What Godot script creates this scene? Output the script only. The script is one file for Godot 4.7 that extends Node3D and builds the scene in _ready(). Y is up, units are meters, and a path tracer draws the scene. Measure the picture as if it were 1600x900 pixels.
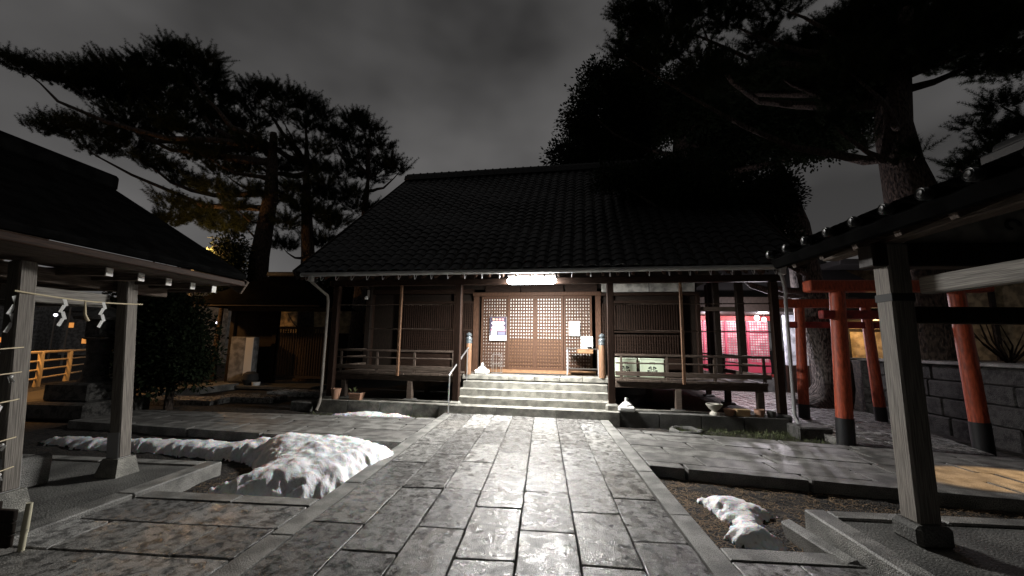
extends Node3D

var rng := RandomNumberGenerator.new()
var M := {}
var cache := {}
var used := {}
var hall: Node3D

# ---------------------------------------------------------------- helpers
func lin(r: float, g: float, b: float) -> Color:
	return Color(r, g, b).linear_to_srgb()

func numbered(called: String) -> String:
	if not used.has(called):
		used[called] = 0
		return called
	used[called] += 1
	return "%s_%03d" % [called, used[called]]

func tag(o: Node3D, label := "", category := "", group := "", kind := "") -> Node3D:
	if label: o.set_meta("label", label)
	if category: o.set_meta("category", category)
	if group: o.set_meta("group", group)
	if kind: o.set_meta("kind", kind)
	return o

func thing(called: String, label: String, category: String, at := Vector3.ZERO, turn := 0.0, group := "") -> Node3D:
	var o := Node3D.new()
	o.name = numbered(called)
	add_child(o)
	o.position = at
	o.rotation.y = turn
	tag(o, label, category, group)
	return o

func mi(parent: Node3D, called: String, mesh: Mesh, mat: Material, at := Vector3.ZERO, rot := Vector3.ZERO) -> MeshInstance3D:
	var o := MeshInstance3D.new()
	o.name = numbered(called) if parent == self else called
	o.mesh = mesh
	o.material_override = mat
	parent.add_child(o, true)
	o.position = at
	o.rotation = rot
	return o

func tri(st: SurfaceTool, a: Vector3, b: Vector3, c: Vector3, n: Vector3, na := Vector3.ZERO, nb := Vector3.ZERO, nc := Vector3.ZERO) -> void:
	var smooth := na != Vector3.ZERO
	var f := (b - a).cross(c - a)
	if f.length_squared() < 1e-14: return
	var ccw := f.dot(n) > 0.0
	var fn := f.normalized() * (1.0 if ccw else -1.0)
	var p := [a, c, b] if ccw else [a, b, c]
	var q := [na, nc, nb] if ccw else [na, nb, nc]
	for i in 3:
		st.set_normal(q[i] if smooth else fn)
		st.add_vertex(p[i])

func quad(st: SurfaceTool, a: Vector3, b: Vector3, c: Vector3, d: Vector3, n: Vector3) -> void:
	tri(st, a, b, c, n)
	tri(st, a, c, d, n)

func begin() -> SurfaceTool:
	var st := SurfaceTool.new()
	st.begin(Mesh.PRIMITIVE_TRIANGLES)
	return st

func add_cbox(st: SurfaceTool, t: Transform3D, s: Vector3, b := 0.006) -> void:
	var h := s * 0.5
	b = minf(b, minf(h.x, minf(h.y, h.z)) * 0.6)
	var bs := t.basis
	for a in 3:
		var u := (a + 1) % 3
		var v := (a + 2) % 3
		for sg in [-1.0, 1.0]:
			var n := Vector3.ZERO
			n[a] = sg
			var pts := []
			for k in [[-1, -1], [1, -1], [1, 1], [-1, 1]]:
				var p := Vector3.ZERO
				p[a] = sg * h[a]
				p[u] = k[0] * (h[u] - b)
				p[v] = k[1] * (h[v] - b)
				pts.append(t * p)
			quad(st, pts[0], pts[1], pts[2], pts[3], bs * n)
		for s1 in [-1.0, 1.0]:
			for s2 in [-1.0, 1.0]:
				var n2 := Vector3.ZERO
				n2[u] = s1
				n2[v] = s2
				var e := []
				for k in [[0, -1], [0, 1], [1, 1], [1, -1]]:
					var p2 := Vector3.ZERO
					p2[a] = k[1] * (h[a] - b)
					p2[u] = s1 * (h[u] - (b if k[0] == 1 else 0.0))
					p2[v] = s2 * (h[v] - (b if k[0] == 0 else 0.0))
					e.append(t * p2)
				quad(st, e[0], e[1], e[2], e[3], bs * n2)
	for sx in [-1.0, 1.0]:
		for sy in [-1.0, 1.0]:
			for sz in [-1.0, 1.0]:
				var sv := Vector3(sx, sy, sz)
				tri(st, t * (sv * Vector3(h.x, h.y - b, h.z - b)), t * (sv * Vector3(h.x - b, h.y, h.z - b)), t * (sv * Vector3(h.x - b, h.y - b, h.z)), bs * sv)

func cbox(s: Vector3, b := 0.006) -> ArrayMesh:
	var key := "b%.4f,%.4f,%.4f,%.4f" % [s.x, s.y, s.z, b]
	if not cache.has(key):
		var st := begin()
		add_cbox(st, Transform3D.IDENTITY, s, b)
		cache[key] = st.commit()
	return cache[key]

# a box part given by its two corners
func bx(parent: Node3D, called: String, a: Vector3, c: Vector3, mat: Material, b := 0.006) -> MeshInstance3D:
	return mi(parent, called, cbox((c - a).abs(), b), mat, (a + c) * 0.5)

# a square bar from p to q
func bar(parent: Node3D, called: String, p: Vector3, q: Vector3, w: float, h: float, mat: Material, b := 0.004) -> MeshInstance3D:
	var d := q - p
	var o := mi(parent, called, cbox(Vector3(w, h, d.length()), b), mat, (p + q) * 0.5)
	var up := Vector3.UP if absf(d.normalized().y) < 0.98 else Vector3.BACK
	o.basis = Basis.looking_at(d.normalized(), up)
	return o

func add_tube(st: SurfaceTool, pts: Array, radii: Array, seg := 8, caps := true, wobble := 0.0) -> void:
	var n := pts.size()
	var rings := []
	var prev := Vector3.ZERO
	for i in n:
		var d: Vector3 = (pts[mini(i + 1, n - 1)] - pts[maxi(i - 1, 0)]).normalized()
		if prev == Vector3.ZERO:
			prev = d.cross(Vector3.UP if absf(d.y) < 0.9 else Vector3.RIGHT).normalized()
		prev = (prev - d * prev.dot(d)).normalized()
		var w := d.cross(prev)
		var ring := []
		for k in seg:
			var an := TAU * k / seg
			var dir := prev * cos(an) + w * sin(an)
			ring.append([pts[i] + dir * radii[i] * (1.0 + wobble * sin(an * 3.0 + i * 1.7) + wobble * sin(an * 7.0 + i * 0.9)), dir])
		rings.append(ring)
	for i in n - 1:
		for k in seg:
			var a = rings[i][k]
			var b = rings[i][(k + 1) % seg]
			var c = rings[i + 1][(k + 1) % seg]
			var d2 = rings[i + 1][k]
			tri(st, a[0], b[0], c[0], a[1] + b[1], a[1], b[1], c[1])
			tri(st, a[0], c[0], d2[0], a[1] + b[1], a[1], c[1], d2[1])
	if caps:
		for e in [0, n - 1]:
			var dd: Vector3 = (pts[0] - pts[1]) if e == 0 else (pts[n - 1] - pts[n - 2])
			for k in seg:
				tri(st, pts[e], rings[e][k][0], rings[e][(k + 1) % seg][0], dd)

func tube(pts: Array, radii: Array, seg := 8, caps := true, wobble := 0.0) -> ArrayMesh:
	var st := begin()
	add_tube(st, pts, radii, seg, caps, wobble)
	return st.commit()

func rod(parent: Node3D, called: String, p: Vector3, q: Vector3, r: float, mat: Material, seg := 8) -> MeshInstance3D:
	return mi(parent, called, tube([Vector3.ZERO, q - p], [r, r], seg), mat, p)

func lathe(profile: Array, seg := 16) -> ArrayMesh:
	var st := begin()
	var n := profile.size()
	for i in n - 1:
		var p: Vector2 = profile[i]
		var q: Vector2 = profile[i + 1]
		var t := q - p
		if t.length() < 1e-6: continue
		var nr := Vector2(t.y, -t.x).normalized()
		for k in seg:
			var a0 := TAU * k / seg
			var a1 := TAU * (k + 1) / seg
			var d0 := Vector3(cos(a0), 0, sin(a0))
			var d1 := Vector3(cos(a1), 0, sin(a1))
			var n0 := d0 * nr.x + Vector3.UP * nr.y
			var n1 := d1 * nr.x + Vector3.UP * nr.y
			var A := d0 * p.x + Vector3.UP * p.y
			var B := d1 * p.x + Vector3.UP * p.y
			var C := d1 * q.x + Vector3.UP * q.y
			var D := d0 * q.x + Vector3.UP * q.y
			tri(st, A, B, C, n0 + n1, n0, n1, n1)
			tri(st, A, C, D, n0 + n1, n0, n1, n0)
	return st.commit()

# a slab of stone over a polygon (x, z), its top bevelled
func slab_mesh(poly: Array, c: Vector2, thick: float, bev: float) -> ArrayMesh:
	var st := begin()
	var n := poly.size()
	var top := []
	var rim := []
	for p in poly:
		var v: Vector2 = p - c
		var inw := v - v.normalized() * bev * 1.4
		top.append(Vector3(inw.x, 0, inw.y))
		rim.append(Vector3(v.x, -bev * 0.7, v.y))
	for i in n:
		tri(st, Vector3.ZERO, top[i], top[(i + 1) % n], Vector3.UP)
	for i in n:
		var j := (i + 1) % n
		var mid: Vector3 = (rim[i] + rim[j]) * 0.5
		mid.y = 0
		quad(st, top[i], top[j], rim[j], rim[i], Vector3.UP * 0.5 + mid)
		quad(st, rim[i], rim[j], rim[j] + Vector3.DOWN * thick, rim[i] + Vector3.DOWN * thick, mid)
	return st.commit()

func slab(parent: Node3D, called: String, poly: Array, y: float, thick: float, mat: Material, bev := 0.012, tilt := 0.0) -> MeshInstance3D:
	var c := Vector2.ZERO
	for p in poly: c += p
	c /= poly.size()
	if called == "paving_stone":
		poly = worn(poly)
	var o := mi(parent, called, slab_mesh(poly, c, thick, bev), mat, Vector3(c.x, y, c.y))
	if tilt > 0.0:
		o.rotation = Vector3(rng.randf_range(-tilt, tilt), 0, rng.randf_range(-tilt, tilt))
	return o

# outline of a hand-cut slab: edges not quite straight, corners knocked off
func worn(poly: Array) -> Array:
	var out := []
	var n := poly.size()
	for i in n:
		var p: Vector2 = poly[i]
		var q: Vector2 = poly[(i + 1) % n]
		var pr: Vector2 = poly[(i + n - 1) % n]
		var l := p.distance_to(q)
		var chip := rng.randf_range(0.006, 0.02) if rng.randf() < 0.8 else rng.randf_range(0.02, 0.05)
		out.append(p + (pr - p).normalized() * chip * rng.randf_range(0.4, 1.0))
		out.append(p + (q - p).normalized() * chip)
		var k := maxi(2, int(l / 0.14))
		var nn := (q - p).normalized().orthogonal()
		for j in range(1, k):
			out.append(p.lerp(q, (j + rng.randf_range(-0.2, 0.2)) / k) + nn * rng.randf_range(-0.0045, 0.0045))
	return out

func rect(x0: float, x1: float, z0: float, z1: float, j := 0.0) -> Array:
	var r := func(): return rng.randf_range(-j, j)
	return [Vector2(x0 + r.call(), z0 + r.call()), Vector2(x1 + r.call(), z0 + r.call()), Vector2(x1 + r.call(), z1 + r.call()), Vector2(x0 + r.call(), z1 + r.call())]

# ---------------------------------------------------------------- materials
func ntex(seed_: int, freq: float, colors: Array, offs: Array, kind := 0, octaves := 4, size := 512, gain := 0.5) -> NoiseTexture2D:
	var f := FastNoiseLite.new()
	f.seed = seed_
	f.frequency = freq
	f.noise_type = [FastNoiseLite.TYPE_SIMPLEX_SMOOTH, FastNoiseLite.TYPE_CELLULAR, FastNoiseLite.TYPE_PERLIN, FastNoiseLite.TYPE_VALUE][kind]
	f.fractal_octaves = octaves
	f.fractal_gain = gain
	var t := NoiseTexture2D.new()
	t.width = size
	t.height = size
	t.seamless = true
	t.seamless_blend_skirt = 0.2
	t.generate_mipmaps = false
	t.noise = f
	if colors.size():
		var g := Gradient.new()
		g.offsets = PackedFloat32Array(offs)
		g.colors = PackedColorArray(colors)
		t.color_ramp = g
	return t

func gr(v: float) -> Color:
	return Color(v, v, v)

func mat(called: String, col: Color, rough := 0.7, tex: Texture2D = null, scale := Vector3.ONE, bump: Texture2D = null, bump_cm := 0.0, world := true) -> StandardMaterial3D:
	var m := StandardMaterial3D.new()
	m.resource_name = called
	m.albedo_color = col
	m.roughness = rough
	m.metallic_specular = 0.5
	if tex: m.albedo_texture = tex
	if bump:
		m.heightmap_enabled = true
		m.heightmap_texture = bump
		m.heightmap_scale = bump_cm
	if tex or bump:
		m.uv1_triplanar = true
		m.uv1_world_triplanar = world
		m.uv1_scale = scale
		m.uv1_triplanar_sharpness = 4.0
	M[called] = m
	return m

func stain(m: StandardMaterial3D, t: Texture2D, scale: float) -> void:
	m.detail_enabled = true
	m.detail_albedo = t
	m.detail_blend_mode = BaseMaterial3D.BLEND_MODE_MUL
	m.detail_uv_layer = BaseMaterial3D.DETAIL_UV_2
	m.uv2_triplanar = true
	m.uv2_world_triplanar = true
	m.uv2_scale = Vector3.ONE * scale

func glow(called: String, col: Color, e: float) -> StandardMaterial3D:
	var m := StandardMaterial3D.new()
	m.resource_name = called
	m.albedo_color = col
	m.emission_enabled = true
	m.emission = col
	m.emission_energy_multiplier = e
	M[called] = m
	return m

func make_materials() -> void:
	var speck := ntex(3, 0.09, [gr(0.5), gr(0.78), gr(0.92), gr(1.0)], [0.22, 0.42, 0.58, 0.85], 0, 4, 512, 0.65)
	var grit := ntex(5, 0.07, [gr(0.0), gr(1.0)], [0.2, 0.8], 0, 4)
	var blotch := ntex(8, 0.012, [gr(0.5), gr(0.78), gr(1.0), gr(1.0)], [0.22, 0.4, 0.55, 0.8], 0, 7, 1024, 0.68)
	var blotch_soft := ntex(18, 0.01, [gr(0.7), gr(1.0)], [0.25, 0.7], 0, 5)
	var wet := ntex(21, 0.0045, [gr(0.09), gr(0.2), gr(0.5)], [0.32, 0.5, 0.68], 0, 6, 512, 0.58)
	var dry := ntex(25, 0.02, [gr(0.6), gr(0.95)], [0.3, 0.75], 0, 4)
	var grain := ntex(31, 0.02, [gr(0.68), gr(0.86), gr(1.0)], [0.2, 0.5, 0.8], 0, 5)
	var earth := ntex(41, 0.02, [gr(0.35), gr(0.75), gr(1.0)], [0.2, 0.5, 0.85], 0, 6)
	# paving stone in four tones
	var tones := [Vector3(0.33, 0.325, 0.31), Vector3(0.26, 0.255, 0.245), Vector3(0.42, 0.415, 0.395), Vector3(0.30, 0.29, 0.27), Vector3(0.38, 0.38, 0.37), Vector3(0.22, 0.215, 0.205)]
	for i in 9:
		var tn: Vector3 = tones[i % 6] * (1.2 if i < 6 else 1.02)
		var m := mat("paving_%d" % i, lin(tn.x, tn.y, tn.z), 1.0, speck, Vector3.ONE * (1.55 + 0.09 * i), grit, 0.24)
		m.roughness_texture = wet
		m.metallic_specular = 0.35
		m.uv1_offset = Vector3(0.37 * i, 0.11 * i, 0.53 * i)
		stain(m, blotch, 0.45 + 0.04 * i)
	mat("slab_pale", lin(0.34, 0.335, 0.315), 0.5, speck, Vector3.ONE * 1.3, grit, 0.12)
	M.slab_pale.metallic_specular = 0.3
	stain(M.slab_pale, blotch_soft, 0.6)
	mat("slab_dull", lin(0.25, 0.243, 0.228), 0.6, speck, Vector3.ONE * 1.5, grit, 0.15)
	stain(M.slab_dull, blotch_soft, 0.55)
	mat("kerb", lin(0.36, 0.355, 0.33), 0.62, speck, Vector3.ONE * 1.7, grit, 0.3)
	stain(M.kerb, blotch_soft, 0.5)
	mat("step_stone", lin(0.40, 0.39, 0.34), 0.65, speck, Vector3.ONE * 1.6, grit, 0.25)
	stain(M.step_stone, blotch_soft, 0.7)
	mat("rough_stone", lin(0.16, 0.155, 0.145), 0.85, speck, Vector3.ONE * 1.2, grit, 1.0)
	stain(M.rough_stone, blotch, 0.4)
	mat("wall_stone", lin(0.075, 0.072, 0.068), 0.9, speck, Vector3.ONE * 1.2, grit, 1.2)
	stain(M.wall_stone, blotch, 0.4)
	mat("concrete", lin(0.17, 0.168, 0.155), 0.8, speck, Vector3.ONE * 1.1, grit, 0.3)
	stain(M.concrete, blotch_soft, 0.3)
	mat("soil", lin(0.055, 0.042, 0.03), 0.9, earth, Vector3.ONE * 0.9, grit, 3.0)
	stain(M.soil, blotch, 0.8)
	mat("asphalt", lin(0.07, 0.066, 0.06), 0.75, speck, Vector3.ONE * 0.8, grit, 0.5)
	mat("wood_v", lin(0.034, 0.019, 0.013), 0.6, grain, Vector3(5, 0.35, 5), grain, 0.15)
	mat("wood_x", lin(0.034, 0.02, 0.014), 0.65, grain, Vector3(0.35, 5, 5), grain, 0.15)
	mat("wood_z", lin(0.045, 0.024, 0.015), 0.65, grain, Vector3(5, 5, 0.35), grain, 0.15)
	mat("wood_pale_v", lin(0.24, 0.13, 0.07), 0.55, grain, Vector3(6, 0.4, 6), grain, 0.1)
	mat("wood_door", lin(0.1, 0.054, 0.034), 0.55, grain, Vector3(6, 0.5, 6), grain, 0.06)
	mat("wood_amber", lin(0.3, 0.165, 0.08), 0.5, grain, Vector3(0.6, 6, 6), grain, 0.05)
	mat("wood_old_x", lin(0.13, 0.10, 0.08), 0.75, grain, Vector3(0.4, 6, 6), grain, 0.3)
	mat("wood_old_z", lin(0.13, 0.10, 0.08), 0.75, grain, Vector3(6, 6, 0.4), grain, 0.3)
	mat("wood_grey_v", lin(0.26, 0.235, 0.205), 0.85, grain, Vector3(9, 0.25, 9), grain, 0.3)
	mat("wood_grey_z", lin(0.30, 0.28, 0.25), 0.85, grain, Vector3(9, 9, 0.25), grain, 0.3)
	mat("wood_grey_x", lin(0.26, 0.235, 0.205), 0.8, grain, Vector3(0.35, 5, 5), grain, 0.4)
	mat("wood_black_v", lin(0.03, 0.022, 0.017), 0.6, grain, Vector3(5, 0.4, 5), grain, 0.2)
	for n in ["wood_v", "wood_x", "wood_z", "wood_black_v", "wood_old_x", "wood_old_z", "wood_door"]:
		M[n].metallic_specular = 0.25
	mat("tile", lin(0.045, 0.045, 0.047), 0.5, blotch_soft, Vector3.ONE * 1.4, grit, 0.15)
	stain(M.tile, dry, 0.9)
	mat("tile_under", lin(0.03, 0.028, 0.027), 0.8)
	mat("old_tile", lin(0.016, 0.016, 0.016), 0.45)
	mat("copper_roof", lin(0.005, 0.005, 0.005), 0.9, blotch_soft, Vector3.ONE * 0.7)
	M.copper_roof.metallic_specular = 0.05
	mat("plaster", lin(0.55, 0.54, 0.5), 0.85, blotch_soft, Vector3.ONE * 0.5)
	mat("plaster_cream", lin(0.5, 0.38, 0.22), 0.85, blotch_soft, Vector3.ONE * 0.5)
	mat("plaster_blue", lin(0.58, 0.62, 0.68), 0.8, blotch_soft, Vector3.ONE * 0.5)
	mat("plaster_grey", lin(0.3, 0.3, 0.3), 0.85, blotch_soft, Vector3.ONE * 0.5)
	mat("vermilion", lin(0.47, 0.078, 0.027), 0.55, grain, Vector3(3, 0.5, 3), grain, 0.08)
	mat("vermilion_dark", lin(0.30, 0.03, 0.025), 0.55, blotch_soft, Vector3.ONE * 0.9)
	mat("black_paint", lin(0.012, 0.012, 0.013), 0.5)
	mat("shrine_red", lin(0.36, 0.045, 0.075), 0.45)
	mat("paper", lin(0.74, 0.74, 0.72), 0.9)
	M.paper.backlight_enabled = true
	M.paper.backlight = Color(0.4, 0.4, 0.4)
	mat("white_paint", lin(0.75, 0.74, 0.7), 0.6)
	mat("white_plastic", lin(0.78, 0.78, 0.76), 0.35)
	mat("steel", lin(0.6, 0.6, 0.6), 0.3)
	M.steel.metallic = 0.9
	mat("galvanised", lin(0.28, 0.28, 0.28), 0.5)
	mat("gutter_grey", lin(0.30, 0.30, 0.29), 0.5)
	mat("dark_metal", lin(0.05, 0.045, 0.04), 0.4)
	mat("bronze", lin(0.12, 0.14, 0.15), 0.4)
	M.bronze.metallic = 0.5
	mat("rope", lin(0.55, 0.47, 0.32), 0.9)
	mat("bamboo", lin(0.5, 0.47, 0.34), 0.6)
	mat("rubber", lin(0.02, 0.02, 0.02), 0.8)
	mat("terracotta", lin(0.35, 0.2, 0.13), 0.7)
	mat("ceramic", lin(0.5, 0.48, 0.42), 0.35)
	mat("cardboard", lin(0.42, 0.3, 0.16), 0.85)
	mat("box_green", lin(0.62, 0.70, 0.56), 0.6)
	mat("ink", lin(0.02, 0.02, 0.025), 0.6)
	mat("rail_cream", lin(0.6, 0.5, 0.35), 0.5)
	mat("bark", lin(0.12, 0.085, 0.065), 0.9, earth, Vector3(1.6, 0.5, 1.6), earth, 5.0)
	mat("bark_pale", lin(0.2, 0.17, 0.15), 0.9, earth, Vector3(2.2, 0.6, 2.2), earth, 6.0)
	mat("needles", lin(0.022, 0.03, 0.015), 0.9)
	M.needles.metallic_specular = 0.2
	mat("leaves", lin(0.013, 0.02, 0.009), 0.85)
	M.leaves.metallic_specular = 0.25
	mat("grass_blade", lin(0.07, 0.085, 0.03), 0.8)
	mat("straw", lin(0.2, 0.13, 0.07), 0.9)
	var sn := mat("snow", lin(0.80, 0.81, 0.83), 0.55, ntex(51, 0.03, [Color(0.8, 0.77, 0.74), gr(0.96), gr(1.0)], [0.08, 0.28, 0.5], 0, 5), Vector3.ONE * 1.1, ntex(52, 0.1, [], [], 0, 4), 0.6)
	sn.subsurf_scatter_enabled = true
	sn.subsurf_scatter_strength = 0.6
	glow("lamp_white", Color(0.95, 0.97, 1.0), 14.0)
	glow("lamp_warm", Color(1.0, 0.72, 0.38), 7.0)
	glow("lamp_cool", Color(0.95, 0.95, 1.0), 6.0)
	glow("window_warm", Color(1.0, 0.66, 0.34), 0.7)
	glow("window_cool", Color(0.8, 0.88, 1.0), 0.6)

# ---------------------------------------------------------------- camera, sky, light
func setup() -> void:
	var cam := Camera3D.new()
	cam.name = "camera"
	add_child(cam)
	cam.transform = Transform3D(Basis(Vector3(0.99691, 0.01451, -0.07716), Vector3(-0.00369, 0.99035, 0.13857), Vector3(0.07843, -0.13786, 0.98734)).orthonormalized(), Vector3(0, 1.6, 0))
	cam.fov = 71.33
	cam.near = 0.05
	cam.far = 600.0
	cam.current = true
	var e := Environment.new()
	e.background_mode = Environment.BG_SKY
	e.tonemap_mode = Environment.TONE_MAPPER_LINEAR
	e.tonemap_exposure = 1.0
	e.sdfgi_enabled = true
	e.ssao_enabled = true
	e.ssil_enabled = true
	var sky := Sky.new()
	var pm := PanoramaSkyMaterial.new()
	pm.panorama = ImageTexture.create_from_image(night_sky())
	sky.sky_material = pm
	e.sky = sky
	e.background_energy_multiplier = 1.0
	var w := WorldEnvironment.new()
	w.name = "environment"
	w.environment = e
	add_child(w)

# low cloud lit from below by a town: grey-brown, brighter towards the horizon all round
func night_sky() -> Image:
	var W := 1024
	var H := 512
	var im := Image.create(W, H, false, Image.FORMAT_RGBF)
	var f := FastNoiseLite.new()
	f.seed = 77
	f.frequency = 1.1
	f.fractal_octaves = 5
	var f2 := FastNoiseLite.new()
	f2.seed = 15
	f2.frequency = 2.6
	f2.fractal_octaves = 4
	for j in H:
		var el := PI * (0.5 - (j + 0.5) / H)
		var y := sin(el)
		for i in W:
			var az := TAU * (i + 0.5) / W
			var d := Vector3(cos(az) * cos(el), y * 1.8, sin(az) * cos(el))
			var n := f.get_noise_3dv(d + Vector3(3, 1, 2)) * 1.0 + f2.get_noise_3dv(d) * 0.55
			var base := 0.054 + 0.085 * exp(-maxf(y, 0.0) * 3.0)
			var v := base * clampf(1.0 + 0.85 * n, 0.5, 1.7)
			if y < 0.0: v = 0.03
			im.set_pixel(i, j, Color(v * 1.0, v * 0.97, v * 0.96))
	return im

func omni(parent: Node3D, called: String, at: Vector3, col: Color, e: float, size := 0.05, rng_ := 60.0) -> OmniLight3D:
	var l := OmniLight3D.new()
	l.name = called
	parent.add_child(l, true)
	l.position = at
	l.light_color = col
	l.light_energy = e
	l.light_size = size
	l.omni_range = rng_
	l.omni_attenuation = 2.0
	l.shadow_enabled = true
	return l

# ---------------------------------------------------------------- ground, paving, snow
func pave() -> Material:
	return M["paving_%d" % rng.randi_range(0, 8)]

# rows of stones filling the quadrilateral near edge a0-a1, far edge b0-b1; rows = cut fractions across, length in metres
func strip(parent: Node3D, a0: Vector2, a1: Vector2, b0: Vector2, b1: Vector2, rows: Array, lens: Array, called := "paving_stone", y := 0.0, ms: Array = []) -> void:
	var P := func(u: float, v: float) -> Vector2: return a0.lerp(a1, u).lerp(b0.lerp(b1, u), v)
	var total := a0.distance_to(a1)
	for r in rows.size() - 1:
		var u := 0.0
		var first := rng.randf_range(0.35, 1.0)
		while u < 0.999:
			var l := rng.randf_range(lens[0], lens[1]) * first / total
			first = 1.0
			var v := minf(u + l, 1.0)
			if 1.0 - v < lens[0] * 0.4 / total: v = 1.0
			var g := 0.013
			var c: Vector2 = P.call((u + v) * 0.5, (rows[r] + rows[r + 1]) * 0.5)
			var poly := []
			for k in [[u, rows[r]], [v, rows[r]], [v, rows[r + 1]], [u, rows[r + 1]]]:
				var q: Vector2 = P.call(k[0], k[1])
				poly.append(q + (c - q).normalized() * g * rng.randf_range(1.0, 1.9))
			slab(parent, called, poly, y + rng.randf_range(-0.004, 0.003), 0.16, ms[rng.randi() % ms.size()] if ms.size() else pave(), 0.005, 0.003)
			u = v

func make_ground() -> void:
	var g := begin()
	quad(g, Vector3(-250, 0, -250), Vector3(250, 0, -250), Vector3(250, 0, 60), Vector3(-250, 0, 60), Vector3.UP)
	tag(mi(self, "ground", g.commit(), M.soil, Vector3(0, -0.19, 0)), "", "", "", "structure")
	bed("soil_bed", -9.5, -2.2, -10.6, -4.0)
	bed("soil_bed", 1.35, 8.6, -9.6, -3.3)
	# the main path: kerb rows and seven columns of stone
	var path := Node3D.new()
	path.name = "path"
	add_child(path)
	tag(path, "", "", "", "structure")
	var xs := [-2.06, -1.57, -1.1, -0.67, -0.2, 0.28, 0.74, 1.2]
	var zs := [
		[-8.62, -7.7, -6.55, -5.58, -4.67, -3.7, -2.8, -1.8, -0.8, 0.2, 1.2],
		[-8.85, -7.91, -7.0, -6.01, -5.16, -4.64, -3.25, -2.3, -1.3, -0.3, 0.7, 1.2],
		[-8.7, -7.6, -6.67, -5.68, -4.67, -3.71, -2.75, -1.75, -0.8, 0.3, 1.2],
		[-8.55, -7.68, -7.25, -6.24, -5.17, -4.2, -3.23, -2.2, -1.2, -0.2, 1.2],
		[-8.95, -8.1, -7.05, -6.6, -5.68, -4.67, -3.73, -2.7, -1.7, -0.7, 0.3, 1.2],
		[-8.7, -7.9, -7.05, -6.63, -5.13, -4.17, -3.22, -2.2, -1.2, -0.2, 1.2],
		[-8.6, -7.59, -6.46, -5.53, -4.58, -3.64, -2.6, -1.6, -0.6, 0.4, 1.2]]
	var far_z := func(x: float) -> float: return -9.215 + 0.098 * x
	for c in 7:
		var prev: Array = [far_z.call(xs[c]), far_z.call(xs[c + 1])]
		for z in zs[c]:
			var j := rng.randf_range(-0.008, 0.008)
			var g0 := rng.randf_range(0.004, 0.009)
			var poly := [Vector2(xs[c] + g0, prev[0] + g0), Vector2(xs[c + 1] - g0, prev[1] + g0), Vector2(xs[c + 1] - g0, z + j - g0), Vector2(xs[c] + g0, z - j - g0)]
			slab(path, "paving_stone", poly, rng.randf_range(-0.005, 0.004), 0.16, pave(), 0.005, 0.004)
			prev = [z - j, z + j]
	for side in [[-2.27, -2.07], [1.21, 1.41]]:
		var z0: float = far_z.call(side[0]) + 0.02
		while z0 < 1.2:
			var z1 := minf(z0 + rng.randf_range(1.0, 1.6), 1.25)
			slab(path, "kerb_stone", rect(side[0] + 0.003, side[1] - 0.003, z0 + 0.004, z1 - 0.004, 0.002), rng.randf_range(0.0, 0.006), 0.2, M.kerb, 0.009)
			z0 = z1
	# paving to the side of the main path
	var left := Node3D.new()
	left.name = "side_path"
	add_child(left)
	tag(left, "", "", "", "structure")
	strip(left, Vector2(-2.28, -6.6), Vector2(-9.2, -7.36), Vector2(-2.28, -8.76), Vector2(-9.2, -8.72), [0.0, 0.13, 0.4, 0.66, 0.89, 1.0], [0.9, 1.6], "paving_stone", 0.0, [M.slab_pale, M.slab_dull, M.slab_pale, M.slab_dull])
	var right := Node3D.new()
	right.name = "side_path_001"
	add_child(right)
	tag(right, "", "", "", "structure")
	strip(right, Vector2(1.42, -5.83), Vector2(8.2, -4.42), Vector2(1.42, -8.24), Vector2(8.2, -6.73), [0.0, 0.1, 0.3, 0.49, 0.68, 0.88, 1.0], [0.8, 1.5], "paving_stone", 0.0, [M.slab_pale, M.slab_dull, M.slab_pale, M.slab_dull])
	var rear := Node3D.new()
	rear.name = "side_path_002"
	add_child(rear)
	tag(rear, "", "", "", "structure")
	strip(rear, Vector2(5.35, -7.42), Vector2(7.0, -7.04), Vector2(4.9, -15.75), Vector2(9.6, -15.6), [0.0, 0.07, 0.14, 0.22, 0.31, 0.4, 0.5, 0.61, 0.73, 0.86, 1.0], [0.5, 1.1])
	var fore := Node3D.new()
	fore.name = "side_path_003"
	add_child(fore)
	tag(fore, "", "", "", "structure")
	slab(fore, "kerb_stone", rect(-4.13, -3.1, -4.2, -4.03), 0.005, 0.2, M.kerb, 0.01)
	slab(fore, "kerb_stone", rect(-3.09, -2.28, -4.2, -4.03), 0.003, 0.2, M.kerb, 0.01)
	var cuts := [[-4.02, -3.53, [-4.14, -3.28, -2.28]], [-3.53, -3.03, [-4.14, -3.79, -2.79, -2.28]], [-3.03, -2.5, [-4.14, -3.31, -2.28]], [-2.5, -1.95, [-4.14, -3.6, -2.75, -2.28]], [-1.95, -1.3, [-4.14, -3.2, -2.28]], [-1.3, -0.5, [-4.14, -3.5, -2.28]]]
	for row in cuts:
		for k in row[2].size() - 1:
			slab(fore, "paving_stone", rect(row[2][k] + 0.007, row[2][k + 1] - 0.007, row[0] + 0.007, row[1] - 0.007, 0.004), rng.randf_range(-0.005, 0.003), 0.16, pave(), 0.008, 0.003)
	var fore_r := Node3D.new()
	fore_r.name = "side_path_004"
	add_child(fore_r)
	tag(fore_r, "", "", "", "structure")
	slab(fore_r, "kerb_stone", rect(1.42, 2.39, -3.6, -3.42), 0.004, 0.2, M.kerb, 0.01)
	for k in [[-3.41, -2.7], [-2.7, -1.9], [-1.9, -1.0], [-1.0, 0.2]]:
		slab(fore_r, "paving_stone", rect(1.425, 1.9, k[0] + 0.006, k[1] - 0.006, 0.003), -0.003, 0.16, pave(), 0.008)
		slab(fore_r, "paving_stone", rect(1.91, 2.39, k[0] + 0.006, k[1] - 0.006, 0.003), -0.001, 0.16, pave(), 0.008)
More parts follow.
